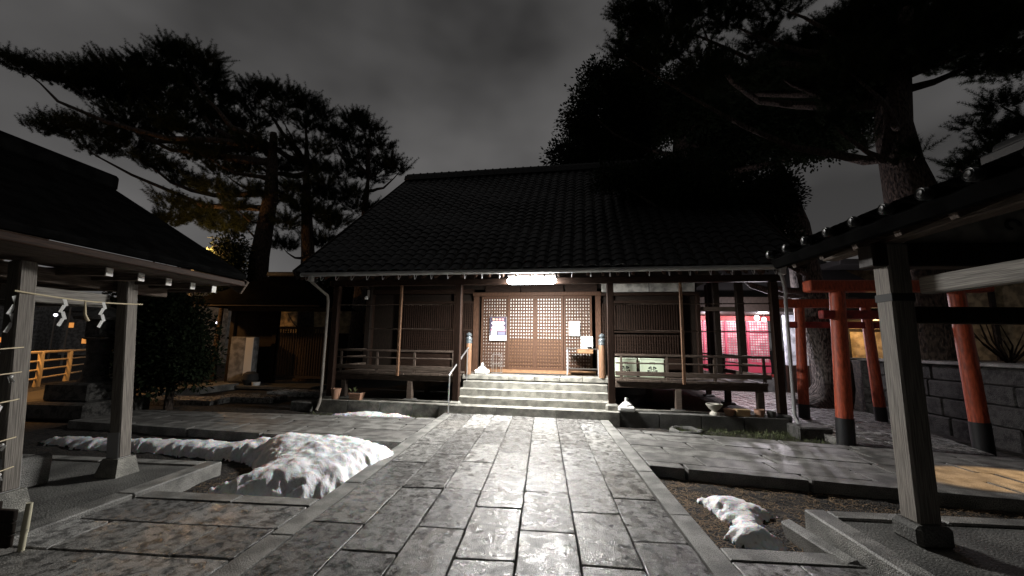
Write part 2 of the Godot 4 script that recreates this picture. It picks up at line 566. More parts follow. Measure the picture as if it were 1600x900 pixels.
	# the lit road beyond the pavilion
	var rd := Node3D.new()
	rd.name = "road"
	add_child(rd)
	tag(rd, "", "", "", "structure")
	slab(rd, "road_surface", [Vector2(-11.6, -6.2), Vector2(-11.4, -14.4), Vector2(-18.3, -14.4), Vector2(-12.5, -6.2)], -0.06, 0.1, M.asphalt, 0.01)
	slab(rd, "kerb_stone", [Vector2(-11.3, -6.2), Vector2(-11.1, -14.2), Vector2(-11.38, -14.2), Vector2(-11.58, -6.2)], 0.04, 0.2, M.kerb, 0.02)

func bed(called: String, x0: float, x1: float, z0: float, z1: float) -> void:
	var f := FastNoiseLite.new()
	f.seed = 9
	f.frequency = 1.6
	f.fractal_octaves = 5
	var st := begin()
	st.set_smooth_group(0)
	var s := 0.07
	var nx := int((x1 - x0) / s)
	var nz := int((z1 - z0) / s)
	for j in nz + 1:
		for i in nx + 1:
			var x := x0 + (x1 - x0) * i / nx
			var z := z0 + (z1 - z0) * j / nz
			st.add_vertex(Vector3(x, -0.14 + 0.03 * f.get_noise_2d(x, z) + 0.012 * f.get_noise_2d(x * 5.0, z * 5.0), z))
	for j in nz:
		for i in nx:
			var a := j * (nx + 1) + i
			for k in [a, a + 1, a + nx + 2, a, a + nx + 2, a + nx + 1]:
				st.add_index(k)
	st.generate_normals()
	tag(mi(self, called, st.commit(), M.soil), "", "", "", "structure")

func edge_dist(p: Vector2, poly: Array) -> float:
	var d := 1e9
	for i in poly.size():
		d = minf(d, p.distance_to(Geometry2D.get_closest_point_to_segment(p, poly[i], poly[(i + 1) % poly.size()])))
	return d if Geometry2D.is_point_in_polygon(p, PackedVector2Array(poly)) else -d

# hummocks: [x, z, radius, height]
func snow(poly: Array, base: float, hmax: float, fall: float, humps: Array, label: String, cell := 0.03, seed_ := 4) -> void:
	var f := FastNoiseLite.new()
	f.seed = seed_
	f.frequency = 2.0
	f.fractal_octaves = 2
	var f2 := FastNoiseLite.new()
	f2.seed = seed_ + 1
	f2.noise_type = FastNoiseLite.TYPE_CELLULAR
	f2.frequency = 4.5
	var lo := Vector2(1e9, 1e9)
	var hi := -lo
	var c := Vector2.ZERO
	for p in poly:
		lo = lo.min(p)
		hi = hi.max(p)
		c += p
	c /= poly.size()
	lo -= Vector2(0.1, 0.1)
	hi += Vector2(0.1, 0.1)
	var nx := int((hi.x - lo.x) / cell)
	var nz := int((hi.y - lo.y) / cell)
	var st := begin()
	st.set_smooth_group(0)
	var inside := PackedByteArray()
	for j in nz + 1:
		for i in nx + 1:
			var p := lo + Vector2(i, j) * cell
			var d := edge_dist(p, poly) + 0.06 * f.get_noise_2d(p.x * 2.2, p.y * 2.2) + 0.03 * f.get_noise_2d(p.x * 6.0, p.y * 6.0)
			var t := clampf(d / fall, 0.0, 1.0)
			var h := hmax * (1.0 - pow(1.0 - t, 2.6))
			for q in humps:
				var r: float = p.distance_to(Vector2(q[0], q[1])) / q[2]
				h += q[3] * exp(-r * r * 1.5) * minf(t * 2.5, 1.0)
			var cup := 0.5 + 0.5 * f2.get_noise_2d(p.x, p.y)
			h *= 1.0 + 0.1 * f.get_noise_2d(p.x, p.y)
			h += t * (0.024 * f.get_noise_2d(p.x * 2.0 + 9.0, p.y * 2.0) + 0.012 * cup + 0.008 * f.get_noise_2d(p.x * 6.0, p.y * 6.0))
			inside.append(1 if d > -cell * 1.5 else 0)
			st.add_vertex(Vector3(p.x - c.x, h if d > 0.0 else -0.05, p.y - c.y))
	for j in nz:
		for i in nx:
			var a := j * (nx + 1) + i
			if inside[a] and inside[a + 1] and inside[a + nx + 1] and inside[a + nx + 2]:
				for k in [a, a + 1, a + nx + 2, a, a + nx + 2, a + nx + 1]:
					st.add_index(k)
	st.generate_normals()
	tag(mi(self, "snow_pile", st.commit(), M.snow, Vector3(c.x, base, c.y)), label, "snow", "", "thing")

func make_snow() -> void:
	snow([Vector2(-3.75, -4.4), Vector2(-3.2, -4.28), Vector2(-2.5, -4.33), Vector2(-2.2, -4.75), Vector2(-2.16, -5.3), Vector2(-2.0, -5.9), Vector2(-2.35, -6.35), Vector2(-3.1, -6.5), Vector2(-3.9, -6.5), Vector2(-4.3, -6.3), Vector2(-4.25, -5.75), Vector2(-3.7, -5.3), Vector2(-3.6, -4.9)],
		-0.13, 0.22, 0.42, [[-2.7, -5.5, 0.6, 0.1], [-3.3, -6.0, 0.6, 0.1], [-3.0, -4.9, 0.5, 0.04], [-3.9, -6.0, 0.4, 0.08]], "large lumpy mound of old white snow beside the kerb of the main path")
	snow([Vector2(-3.8, -5.75), Vector2(-4.7, -5.75), Vector2(-5.9, -5.98), Vector2(-7.2, -6.05), Vector2(-8.3, -6.3), Vector2(-8.2, -6.5), Vector2(-6.6, -6.5), Vector2(-5.2, -6.45), Vector2(-3.8, -6.35)],
		-0.13, 0.1, 0.2, [[-4.3, -6.1, 0.6, 0.12], [-5.4, -6.2, 0.4, 0.04], [-6.2, -6.2, 0.4, 0.03]], "long low ridge of dirty snow running behind the open wooden pavilion", 0.035, 11)
	snow([Vector2(1.75, -4.95), Vector2(2.02, -5.02), Vector2(2.2, -4.98), Vector2(2.36, -4.7), Vector2(2.44, -4.55), Vector2(2.2, -4.52), Vector2(2.12, -4.3), Vector2(2.1, -3.95), Vector2(1.98, -3.82), Vector2(1.72, -3.93), Vector2(1.68, -4.1), Vector2(1.86, -4.35), Vector2(1.82, -4.65)],
		-0.13, 0.07, 0.16, [[1.95, -4.75, 0.25, 0.05], [1.9, -4.05, 0.2, 0.06]], "small crooked patch of melting snow on bare earth", 0.02, 23)
	snow([Vector2(-5.0, -9.32), Vector2(-4.6, -9.6), Vector2(-3.9, -9.62), Vector2(-3.3, -9.5), Vector2(-2.95, -9.3), Vector2(-3.4, -9.12), Vector2(-4.2, -9.08)],
		-0.13, 0.06, 0.15, [[-4.1, -9.35, 0.4, 0.05], [-3.4, -9.3, 0.15, 0.05]], "thin strip of snow lying along the stone foundation left of the steps".replace("left of", "beside"), 0.03, 31)

# loose straw, needles and short grass on the beds
func make_litter() -> void:
	var st := begin()
	for k in 3:
		var a := TAU * k / 3.0
		var d := Vector3(cos(a), 0.25, sin(a)) * 0.05
		var w := Vector3(-sin(a), 0, cos(a)) * 0.0025
		quad(st, -w, w, d + w, d - w, Vector3.UP)
	var blade := st.commit()
	var sets := [["dry_litter", M.straw, 2600, "brown needles and straw strewn over the bare earth beds", "litter"], ["short_grass", M.grass_blade, 2200, "sparse short grass growing along the edges of the beds", "grass"]]
	for s in sets:
		var mm := MultiMesh.new()
		mm.transform_format = MultiMesh.TRANSFORM_3D
		mm.mesh = blade
		mm.instance_count = s[2]
		for i in s[2]:
			var p := Vector3.ZERO
			if s[0] == "dry_litter":
				if rng.randf() < 0.6:
					p = Vector3(rng.randf_range(1.45, 5.5), -0.135, rng.randf_range(-5.7, -4.25))
				elif rng.randf() < 0.5:
					p = Vector3(rng.randf_range(1.45, 2.4), -0.135, rng.randf_range(-5.6, -3.65))
				else:
					p = Vector3(rng.randf_range(-4.1, -2.3), -0.135, rng.randf_range(-6.5, -4.3))
			else:
				var q := rng.randf()
				if q < 0.5: p = Vector3(rng.randf_range(2.6, 5.2), -0.13, rng.randf_range(-9.0, -7.9))
				elif q < 0.8: p = Vector3(rng.randf_range(2.8, 6.0), -0.13, rng.randf_range(-4.6, -4.2))
				else: p = Vector3(rng.randf_range(-5.5, -2.6), -0.13, rng.randf_range(-9.4, -8.9))
			var up := Vector3(rng.randf_range(-0.4, 0.4), 1, rng.randf_range(-0.4, 0.4)).normalized()
			var b := Basis(up.cross(Vector3.BACK).normalized(), up, Vector3.ZERO)
			b.z = b.x.cross(b.y)
			b = b.rotated(Vector3.UP, rng.randf() * TAU).scaled(Vector3(1, 0.35 if s[0] == "dry_litter" else 3.0, 1) * rng.randf_range(0.5, 1.3))
			mm.set_instance_transform(i, Transform3D(b, p))
		var o := MultiMeshInstance3D.new()
		o.name = s[0]
		o.multimesh = mm
		o.material_override = s[1]
		add_child(o)
		tag(o, s[3], s[4], "", "stuff")

# ---------------------------------------------------------------- the shrine hall
const HX0 := -6.2
const HX1 := 5.35
const EAVE := Vector3(0, 3.3, 0.5)
const RIDGE := Vector3(0, 8.2, -5.5)

func tile_mesh() -> ArrayMesh:
	var st := begin()
	var w := 0.296
	var l := 0.31
	var n := 7
	var prof := []
	for i in n + 1:
		var u := float(i) / n
		prof.append(Vector2((u - 0.5) * w, 0.03 * sin(TAU * u - 0.9) + 0.008 * sin(TAU * 2.0 * u)))
	for i in n:
		var a: Vector2 = prof[i]
		var b: Vector2 = prof[i + 1]
		var A := Vector3(a.x, a.y, -l * 0.5)
		var B := Vector3(b.x, b.y, -l * 0.5)
		var C := Vector3(b.x, b.y + 0.026, l * 0.5)
		var D := Vector3(a.x, a.y + 0.026, l * 0.5)
		quad(st, A, B, C, D, Vector3.UP)
		quad(st, D, C, C + Vector3(0, -0.03, -0.002), D + Vector3(0, -0.03, -0.002), Vector3.BACK)
	return st.commit()

func make_hall() -> void:
	hall = thing("shrine_hall", "dark wooden shrine hall with tiled roof, lattice doors and railed veranda", "shrine", Vector3(0, 0, -9.33), -deg_to_rad(5.6))
	hall_base()
	hall_front()
	hall_veranda()
	hall_roof()

func hall_base() -> void:
	# stone footing along the front, stone by stone, with a lower inner course behind it
	for run in [[-5.65, -2.26, 4], [1.65, 5.0, 4]]:
		var w: float = (run[1] - run[0]) / run[2]
		for k in run[2]:
			bx(hall, "footing_stone", Vector3(run[0] + k * w + 0.002, -0.16, -0.2), Vector3(run[0] + (k + 1) * w - 0.002, 0.17 + 0.003 * (k % 2), 0.0), M.step_stone if run[0] < 0 else M.concrete, 0.012)
			bx(hall, "inner_kerb", Vector3(run[0] + k * w + 0.002, -0.1, -0.62), Vector3(run[0] + (k + 1) * w - 0.002, 0.16, -0.48), M.step_stone, 0.01)
	bx(hall, "earth_floor", Vector3(-5.6, -0.1, -8.4), Vector3(4.9, 0.09, -0.205), M.soil, 0.01)
	bx(hall, "footing_stone", Vector3(4.95, -0.16, -0.1), Vector3(5.55, 0.1, 0.45), M.rough_stone, 0.03)
	bx(hall, "footing_stone", Vector3(-6.35, -0.16, -0.3), Vector3(-5.75, 0.1, 0.05), M.rough_stone, 0.03)
	# main posts on base stones, thin poles between them
	for x in [-5.4, -2.1, 1.52, 4.95]:
		bx(hall, "base_stone", Vector3(x - 0.14, -0.05, -0.3), Vector3(x + 0.14, 0.32 if x > 0 and x < 2 else 0.24, -0.03), M.step_stone if x < 3 else M.concrete, 0.04)
		bx(hall, "post", Vector3(x - 0.075, 0.22, -0.24), Vector3(x + 0.075, 3.02, -0.09), M.wood_v, 0.01)
	for x in [-3.6, 3.05]:
		bx(hall, "pole", Vector3(x - 0.03, 0.78, -0.15), Vector3(x + 0.03, 3.02, -0.09), M.wood_pale_v, 0.006)
	bx(hall, "eave_beam", Vector3(-5.6, 3.02, -0.23), Vector3(5.15, 3.17, -0.1), M.wood_x, 0.01)
	for seg in [[-5.32, -2.18], [1.6, 4.87]]:
		for y in [2.54, 1.93]:
			if seg[0] < 0 and y < 2.0:
				rod(hall, "tie_rail", Vector3(-4.45, y, -0.165), Vector3(seg[1], y, -0.165), 0.014, M.wood_old_x)
			else:
				rod(hall, "tie_rail", Vector3(seg[0], y, -0.165), Vector3(seg[1], y, -0.165), 0.014, M.wood_old_x)

# vertical bars with cross bars in front of a dark board
func lattice(parent: Node3D, x0: float, x1: float, y0: float, y1: float, z: float, nx: int, ny: int, wv: float, wh: float, m: Material) -> void:
	for i in nx:
		var x := x0 + (x1 - x0) * (i + 0.5) / nx
		mi(parent, "lattice_bar", cbox(Vector3(wv, y1 - y0, 0.03), 0.003), m, Vector3(x, (y0 + y1) * 0.5, z))
	for j in ny:
		var y := y0 + (y1 - y0) * (j + 0.5) / ny
		mi(parent, "lattice_rail", cbox(Vector3(x1 - x0, wh, 0.022), 0.003), m, Vector3((x0 + x1) * 0.5, y, z - 0.004))

func hall_front() -> void:
	var zw := -2.2
	# dark back boards of the front wall and its panels
	for p in [[-5.62, -2.12, 0.8, 3.05], [1.4, 3.98, 0.8, 3.05]]:
		bx(hall, "wall", Vector3(p[0], p[2], zw - 0.16), Vector3(p[1], p[3], zw - 0.08), M.wood_black_v, 0.006)
	bx(hall, "side_wall", Vector3(-5.62, 0.5, -8.2), Vector3(-5.54, 3.9, zw - 0.17), M.wood_black_v, 0.006)
	bx(hall, "side_wall", Vector3(3.9, 0.5, -8.2), Vector3(3.98, 3.9, zw - 0.17), M.wood_black_v, 0.006)
	bx(hall, "rear_wall", Vector3(-5.53, 0.5, -8.3), Vector3(3.89, 3.9, -8.2), M.wood_black_v, 0.006)
	bx(hall, "dado", Vector3(-4.55, 0.8, zw - 0.075), Vector3(-2.3, 1.28, zw - 0.03), M.wood_x, 0.006)
	bx(hall, "dado", Vector3(1.72, 0.8, zw - 0.075), Vector3(3.5, 1.28, zw - 0.03), M.wood_x, 0.006)
	for x in [-5.55, -4.58, -2.84, -2.21, 1.32, 1.66, 3.52, 3.95]:
		var wide := 0.15 if absf(x + 2.21) < 0.01 or absf(x - 1.32) < 0.01 else 0.1
		bx(hall, "wall_post", Vector3(x - wide * 0.5, 0.78, zw - 0.1), Vector3(x + wide * 0.5, 3.06, zw + 0.05), M.wood_v if wide < 0.12 else M.wood_door, 0.008)
	# barred panels on both sides of the doors
	lattice(hall, -4.5, -2.9, 2.02, 2.76, zw, 24, 0, 0.03, 0.02, M.wood_v)
	lattice(hall, -4.5, -2.9, 1.3, 1.95, zw, 24, 8, 0.03, 0.022, M.wood_v)
	lattice(hall, -2.78, -2.3, 2.02, 2.76, zw, 7, 10, 0.03, 0.025, M.wood_v)
	lattice(hall, -2.78, -2.3, 1.3, 1.95, zw, 7, 9, 0.03, 0.025, M.wood_v)
	lattice(hall, 1.74, 3.44, 1.96, 2.76, zw, 26, 0, 0.03, 0.02, M.wood_v)
	lattice(hall, 1.74, 3.44, 1.33, 1.9, zw, 26, 6, 0.03, 0.02, M.wood_v)
	lattice(hall, 1.42, 1.6, 1.33, 2.76, zw, 3, 18, 0.028, 0.025, M.wood_v)
	for r in [[-4.53, -2.28], [1.7, 3.47]]:
		bx(hall, "wall_rail", Vector3(r[0], 1.95, zw - 0.03), Vector3(r[1], 2.02 if r[0] < 0 else 1.96 + 0.04, zw + 0.035), M.wood_x, 0.005)
		bx(hall, "wall_rail", Vector3(r[0], 2.76, zw - 0.03), Vector3(r[1], 2.84, zw + 0.045), M.wood_x, 0.005)
	# lintels and the pale boards above the wall
	bx(hall, "lintel", Vector3(-2.3, 2.98, zw - 0.1), Vector3(1.4, 3.09, zw + 0.08), M.wood_door, 0.01)
	bx(hall, "lintel", Vector3(-5.6, 3.06, zw - 0.12), Vector3(-2.3, 3.2, zw + 0.06), M.wood_x, 0.01)
	bx(hall, "lintel", Vector3(1.4, 2.97, zw - 0.12), Vector3(3.98, 3.06, zw + 0.06), M.wood_x, 0.01)
	for p in [[-1.95, -0.9], [-0.88, 0.35], [0.4, 1.3]]:
		bx(hall, "transom_board", Vector3(p[0], 3.1, zw - 0.05), Vector3(p[1], 3.36, zw - 0.02), M.wood_x, 0.005)
	for p in [[1.62, 2.7], [2.72, 3.9]]:
		bx(hall, "transom_panel", Vector3(p[0], 3.08, zw - 0.05), Vector3(p[1], 3.42, zw - 0.01), M.plaster, 0.005)
	bx(hall, "transom_panel", Vector3(1.42, 3.08, zw - 0.05), Vector3(1.58, 3.36, zw - 0.01), M.plaster, 0.005)
	bx(hall, "upper_wall", Vector3(-5.6, 3.2, zw - 0.2), Vector3(3.98, 5.2, zw - 0.12), M.wood_black_v, 0.006)
	# door sill and step
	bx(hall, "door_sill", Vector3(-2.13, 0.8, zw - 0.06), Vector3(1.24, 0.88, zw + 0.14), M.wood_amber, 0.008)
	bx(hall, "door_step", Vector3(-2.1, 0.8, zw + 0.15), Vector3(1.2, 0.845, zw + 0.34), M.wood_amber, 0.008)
	# four lattice doors
	var w := 0.8
	var x0 := -2.05
	for k in 4:
		var d := Node3D.new()
		d.name = "door"
		hall.add_child(d, true)
		var mid := k == 1 or k == 2
		d.position = Vector3(x0 + w * (k + 0.5), 0.88, zw + (0.03 if mid else -0.02))
		var H := 2.1
		for s in [-1.0, 1.0]:
			mi(d, "stile", cbox(Vector3(0.05, H, 0.045), 0.004), M.wood_door, Vector3(s * (w * 0.5 - 0.026), H * 0.5, 0))
		for yy in [[0.0, 0.05], [2.04, 2.1]]:
			mi(d, "rail", cbox(Vector3(w - 0.102, yy[1] - yy[0], 0.043), 0.004), M.wood_door, Vector3(0, (yy[0] + yy[1]) * 0.5, 0))
		var iw := w - 0.104
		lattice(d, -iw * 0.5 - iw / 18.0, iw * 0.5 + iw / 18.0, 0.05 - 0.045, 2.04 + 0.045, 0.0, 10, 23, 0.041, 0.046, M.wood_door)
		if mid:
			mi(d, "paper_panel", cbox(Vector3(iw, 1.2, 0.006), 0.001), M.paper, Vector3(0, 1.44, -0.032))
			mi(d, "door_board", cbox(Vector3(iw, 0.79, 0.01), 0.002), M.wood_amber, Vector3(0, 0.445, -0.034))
			for dy in [0.97, 1.06]:
				for dx in [0.0, 1.0]:
					mi(d, "finger_hole", cbox(Vector3(0.04, 0.045, 0.006), 0.001), M.ink, Vector3((0.33 - 0.077 * dx) * (1.0 if k == 1 else -1.0), dy, -0.026))
		else:
			mi(d, "paper_panel", cbox(Vector3(iw, 1.99, 0.006), 0.001), M.paper, Vector3(0, 1.045, -0.032))

func hall_veranda() -> void:
	# platform at the head of the steps: stone slabs in front of boards
	var xs := [-2.2, -1.5, -0.98, -0.32, 0.32, 0.88, 1.62]
	for i in 6:
		bx(hall, "platform_slab", Vector3(xs[i] + 0.003, 0.68, -1.45), Vector3(xs[i + 1] - 0.003, 0.8 + 0.002 * (i % 3), -0.96), M.step_stone, 0.012)
	for i in 9:
		bx(hall, "floor_board", Vector3(-2.2 + 3.82 * i / 9.0 + 0.002, 0.73, -2.18), Vector3(-2.2 + 3.82 * (i + 1) / 9.0 - 0.002, 0.797, -1.455), M.wood_old_z, 0.004)
	bx(hall, "platform_core", Vector3(-2.15, 0.1, -2.1), Vector3(1.55, 0.66, -1.05), M.rough_stone, 0.01)
	# the five stone steps in front are part of the hall's stair
	# veranda boards to both sides and round the far corner
	for run in [[-5.75, -2.24, 14], [1.66, 5.0, 13]]:
		var w: float = (run[1] - run[0]) / run[2]
		for k in run[2]:
			bx(hall, "floor_board", Vector3(run[0] + k * w + 0.003, 0.75, -2.18), Vector3(run[0] + (k + 1) * w - 0.003, 0.8 + 0.004 * ((k * 7) % 3), -0.8 + 0.008 * ((k * 5) % 4)), M.wood_old_z, 0.004)
		bx(hall, "veranda_beam", Vector3(run[0], 0.6, -0.98), Vector3(run[1], 0.745, -0.86), M.wood_old_x, 0.008)
	for k in 16:
		bx(hall, "floor_board", Vector3(4.0, 0.75, -2.19 - 0.25 * (k + 1) + 0.003), Vector3(5.0, 0.8 + 0.004 * ((k * 7) % 3), -2.19 - 0.25 * k - 0.003), M.wood_old_x, 0.004)
	bx(hall, "veranda_beam", Vector3(4.82, 0.6, -6.1), Vector3(4.94, 0.745, -1.0), M.wood_old_z, 0.008)
	for p in [[-5.5, -0.92], [-3.6, -0.92], [3.08, -0.92], [4.84, -0.92], [4.7, -2.6], [4.7, -4.3], [4.7, -6.0], [-3.6, -2.1], [2.6, -2.1]]:
		bx(hall, "veranda_post", Vector3(p[0] - 0.07, 0.08, p[1] - 0.07), Vector3(p[0] + 0.07, 0.598, p[1] + 0.07), M.wood_old_x, 0.01)
		mi(hall, "post_stone", cbox(Vector3(0.3, 0.09, 0.3), 0.03), M.rough_stone, Vector3(p[0], 0.1, p[1]))
	# railing
	for run in [[-5.78, -2.3], [1.66, 5.1]]:
		for r in [[1.345, 1.40, 0.06], [1.165, 1.20, 0.05], [0.88, 0.985, 0.07]]:
			bx(hall, "railing_rail", Vector3(run[0], r[0], -0.9 - r[2] * 0.5), Vector3(run[1], r[1], -0.9 + r[2] * 0.5), M.wood_old_x, 0.008)
		var n := 4
		for k in n:
			var x := lerpf(run[0] + 0.14, run[1] - 0.14, k / (n - 1.0))
			bx(hall, "railing_post", Vector3(x - 0.03, 0.805, -0.93), Vector3(x + 0.03, 0.879, -0.87), M.wood_old_x, 0.004)
			bx(hall, "railing_post", Vector3(x - 0.03, 0.986, -0.93), Vector3(x + 0.03, 1.164, -0.87), M.wood_old_x, 0.004)
			bx(hall, "railing_post", Vector3(x - 0.025, 1.201, -0.925), Vector3(x + 0.025, 1.344, -0.875), M.wood_old_x, 0.004)
	for s in [[4.93, -1.0, -6.2], [-5.6, -1.0, -6.2]]:
		for r in [[1.345, 1.40, 0.06], [1.165, 1.20, 0.05], [0.88, 0.985, 0.07]]:
			bx(hall, "railing_rail", Vector3(s[0] - r[2] * 0.5, r[0], s[2]), Vector3(s[0] + r[2] * 0.5, r[1], s[1]), M.wood_old_z, 0.008)
		for z in [-2.2, -3.5, -4.8, -6.1]:
			bx(hall, "railing_post", Vector3(s[0] - 0.03, 0.805, z - 0.03), Vector3(s[0] + 0.03, 1.35, z + 0.03), M.wood_old_x, 0.004)
	# posts of the side aisle, seen against the lit hall behind
	for p in [[4.45, -2.35, 0.075], [4.62, -3.4, 0.08], [4.9, -4.6, 0.08], [4.95, -2.1, 0.085], [-5.6, -2.15, 0.085], [-5.6, -5.0, 0.08]]:
		bx(hall, "post", Vector3(p[0] - p[2], 0.82, p[1] - p[2]), Vector3(p[0] + p[2], 3.6, p[1] + p[2]), M.wood_black_v, 0.01)
	bx(hall, "aisle_beam", Vector3(4.0, 2.55, -2.3), Vector3(4.9, 2.66, -2.2), M.wood_old_x, 0.006)
	# bronze-capped stair posts
	for x in [-2.07, 1.36]:
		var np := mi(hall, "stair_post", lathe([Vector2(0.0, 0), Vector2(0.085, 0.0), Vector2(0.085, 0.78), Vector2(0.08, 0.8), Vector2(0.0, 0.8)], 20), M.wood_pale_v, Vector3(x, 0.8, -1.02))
		mi(np, "bronze_cap", lathe([Vector2(0.0, 0.8), Vector2(0.088, 0.8), Vector2(0.09, 0.83), Vector2(0.084, 0.84), Vector2(0.084, 0.9), Vector2(0.09, 0.91), Vector2(0.09, 0.93), Vector2(0.082, 0.95), Vector2(0.05, 0.965), Vector2(0.048, 0.985), Vector2(0.075, 1.0), Vector2(0.08, 1.025), Vector2(0.06, 1.055), Vector2(0.03, 1.075), Vector2(0.01, 1.09), Vector2(0.0, 1.095)], 20), M.bronze)

func hall_roof() -> void:
	var s := RIDGE - EAVE
	var L := s.length()
	var down := -s.normalized()
	var nrm := Vector3.RIGHT.cross(s).normalized()
	if nrm.y < 0: nrm = -nrm
	var bs := Basis(Vector3.RIGHT, nrm, down)
	var roof := Node3D.new()
	roof.name = "roof"
	hall.add_child(roof)
	var xm := (HX0 + HX1) * 0.5
	var wid := HX1 - HX0
	# decks under the tiles, front and rear
	var deck := mi(roof, "roof_deck", cbox(Vector3(wid, 0.08, L), 0.01), M.wood_black_v, Vector3(xm, 0, 0) + (EAVE + RIDGE) * 0.5 - nrm * 0.06)
	deck.basis = bs
	var rear := mi(roof, "roof_deck", cbox(Vector3(wid, 0.1, L), 0.01), M.tile_under, Vector3(xm, (EAVE.y + RIDGE.y) * 0.5, -5.56 - 3.0))
	rear.basis = Basis(Vector3.RIGHT, Vector3(0, nrm.y, -nrm.z), Vector3(0, down.y, -down.z)) * Basis(Vector3.UP, 0)
	var tm := tile_mesh()
	var cols := 40
	var rows := 29
	var cw := wid / cols
	var rl := L / rows
	var mm := MultiMesh.new()
	mm.transform_format = MultiMesh.TRANSFORM_3D
	mm.mesh = tm
	mm.instance_count = cols * (rows - 7)
	var n := 0
	for r in rows:
		for c in cols:
			var jit := Basis(Vector3.UP, rng.randf_range(-0.02, 0.02)) * Basis(Vector3.RIGHT, rng.randf_range(-0.02, 0.025))
			var p := Vector3(HX0 + (c + 0.5) * cw, 0, 0) + EAVE.lerp(RIDGE, (r + 0.5) / rows) + nrm * (0.005 + rng.randf_range(-0.004, 0.006) + 0.018 * sin(c * 0.31 + r * 0.17) * sin(r * 0.43 + 1.0)) + down * rng.randf_range(-0.01, 0.01)
			var t := Transform3D(bs * jit * Basis.from_scale(Vector3(cw / 0.29, 1, 1)), p)
			if r < 7:
				var o := mi(roof, "roof_tile", tm, M.tile)
				o.transform = t
			else:
				mm.set_instance_transform(n, t)
				n += 1
	var mmi := MultiMeshInstance3D.new()
	mmi.name = "upper_tiles"
	mmi.multimesh = mm
	mmi.material_override = M.tile
	roof.add_child(mmi)
	mmi.set_meta("kind", "stuff")
	# ridge: courses of flat tile under a row of round cap tiles
	for k in 3:
		bx(roof, "ridge_course", Vector3(HX0 - 0.05, 8.16 + k * 0.075, -5.68 + 0.03 * k), Vector3(HX1 + 0.05, 8.23 + k * 0.075, -5.32 - 0.03 * k), M.tile, 0.01)
	for k in 38:
		var x := HX0 + wid * (k + 0.5) / 38.0
		mi(roof, "ridge_cap", tube([Vector3(-0.15, 0, 0), Vector3(0.12, 0.0, 0), Vector3(0.125, 0.012, 0), Vector3(0.15, 0.012, 0)], [0.075, 0.075, 0.088, 0.088], 10), M.tile, Vector3(x, 8.4, -5.5))
	# verge boards at both ends
	for x in [HX0 - 0.03, HX1 + 0.03]:
		var v := mi(roof, "verge_board", cbox(Vector3(0.05, 0.26, L), 0.01), M.wood_black_v, Vector3(x, 0, 0) + (EAVE + RIDGE) * 0.5 - nrm * 0.09)
		v.basis = bs
	for x in [-5.6, 3.95]:
		var gst := begin()
		tri(gst, Vector3(x, 3.2, -0.3), Vector3(x, 7.9, -5.5), Vector3(x, 3.2, -10.6), Vector3.RIGHT)
		mi(roof, "gable_wall", gst.commit(), M.wood_black_v)
	# soffit rafters
	for k in 36:
		var x2 := lerpf(HX0 + 0.15, HX1 - 0.15, k / 35.0)
		bar(roof, "rafter", Vector3(x2, 3.14, 0.42), Vector3(x2, 3.14 + 2.9 * 0.8167 * 0.55, -2.3), 0.055, 0.07, M.wood_z)
	var sof := begin()
	quad(sof, Vector3(HX0, 3.2, 0.45), Vector3(HX1, 3.2, 0.45), Vector3(HX1, 4.55, -2.4), Vector3(HX0, 4.55, -2.4), Vector3.DOWN)
	mi(roof, "soffit", sof.commit(), M.wood_x)
	# gutter, hooks and downpipes
	var g := mi(hall, "gutter", tube([Vector3(-5.98, 3.225, 0.52), Vector3(4.92, 3.215, 0.52)], [0.052, 0.052], 12), M.gutter_grey)
	for k in 27:
		var x3 := -5.85 + 10.6 * k / 26.0
		mi(g, "gutter_hook", tube([Vector3(0, -0.04, 0.0), Vector3(0, -0.12, -0.01), Vector3(0, -0.145, -0.03), Vector3(0, -0.13, -0.06), Vector3(0, -0.03, -0.14)], [0.008, 0.008, 0.008, 0.008, 0.007], 6), M.galvanised, Vector3(x3, 3.22, 0.52))
	for d in [[-5.7, -5.56], [4.85, 5.12]]:
		mi(hall, "downpipe", tube([Vector3(d[0], 3.17, 0.52), Vector3(d[0], 3.05, 0.5), Vector3(d[1], 2.76, 0.02), Vector3(d[1], 2.6, -0.02), Vector3(d[1], 0.25, -0.02), Vector3(d[1] + 0.03, 0.08, 0.06), Vector3(d[1] + 0.06, -0.08, 0.2)], [0.035, 0.035, 0.035, 0.035, 0.035, 0.035, 0.035], 10), M.wood_grey_v if d[0] < 0 else M.galvanised)
		mi(hall, "rainwater_box", cbox(Vector3(0.12, 0.14, 0.12), 0.02), M.gutter_grey, Vector3(d[0], 3.12, 0.52))

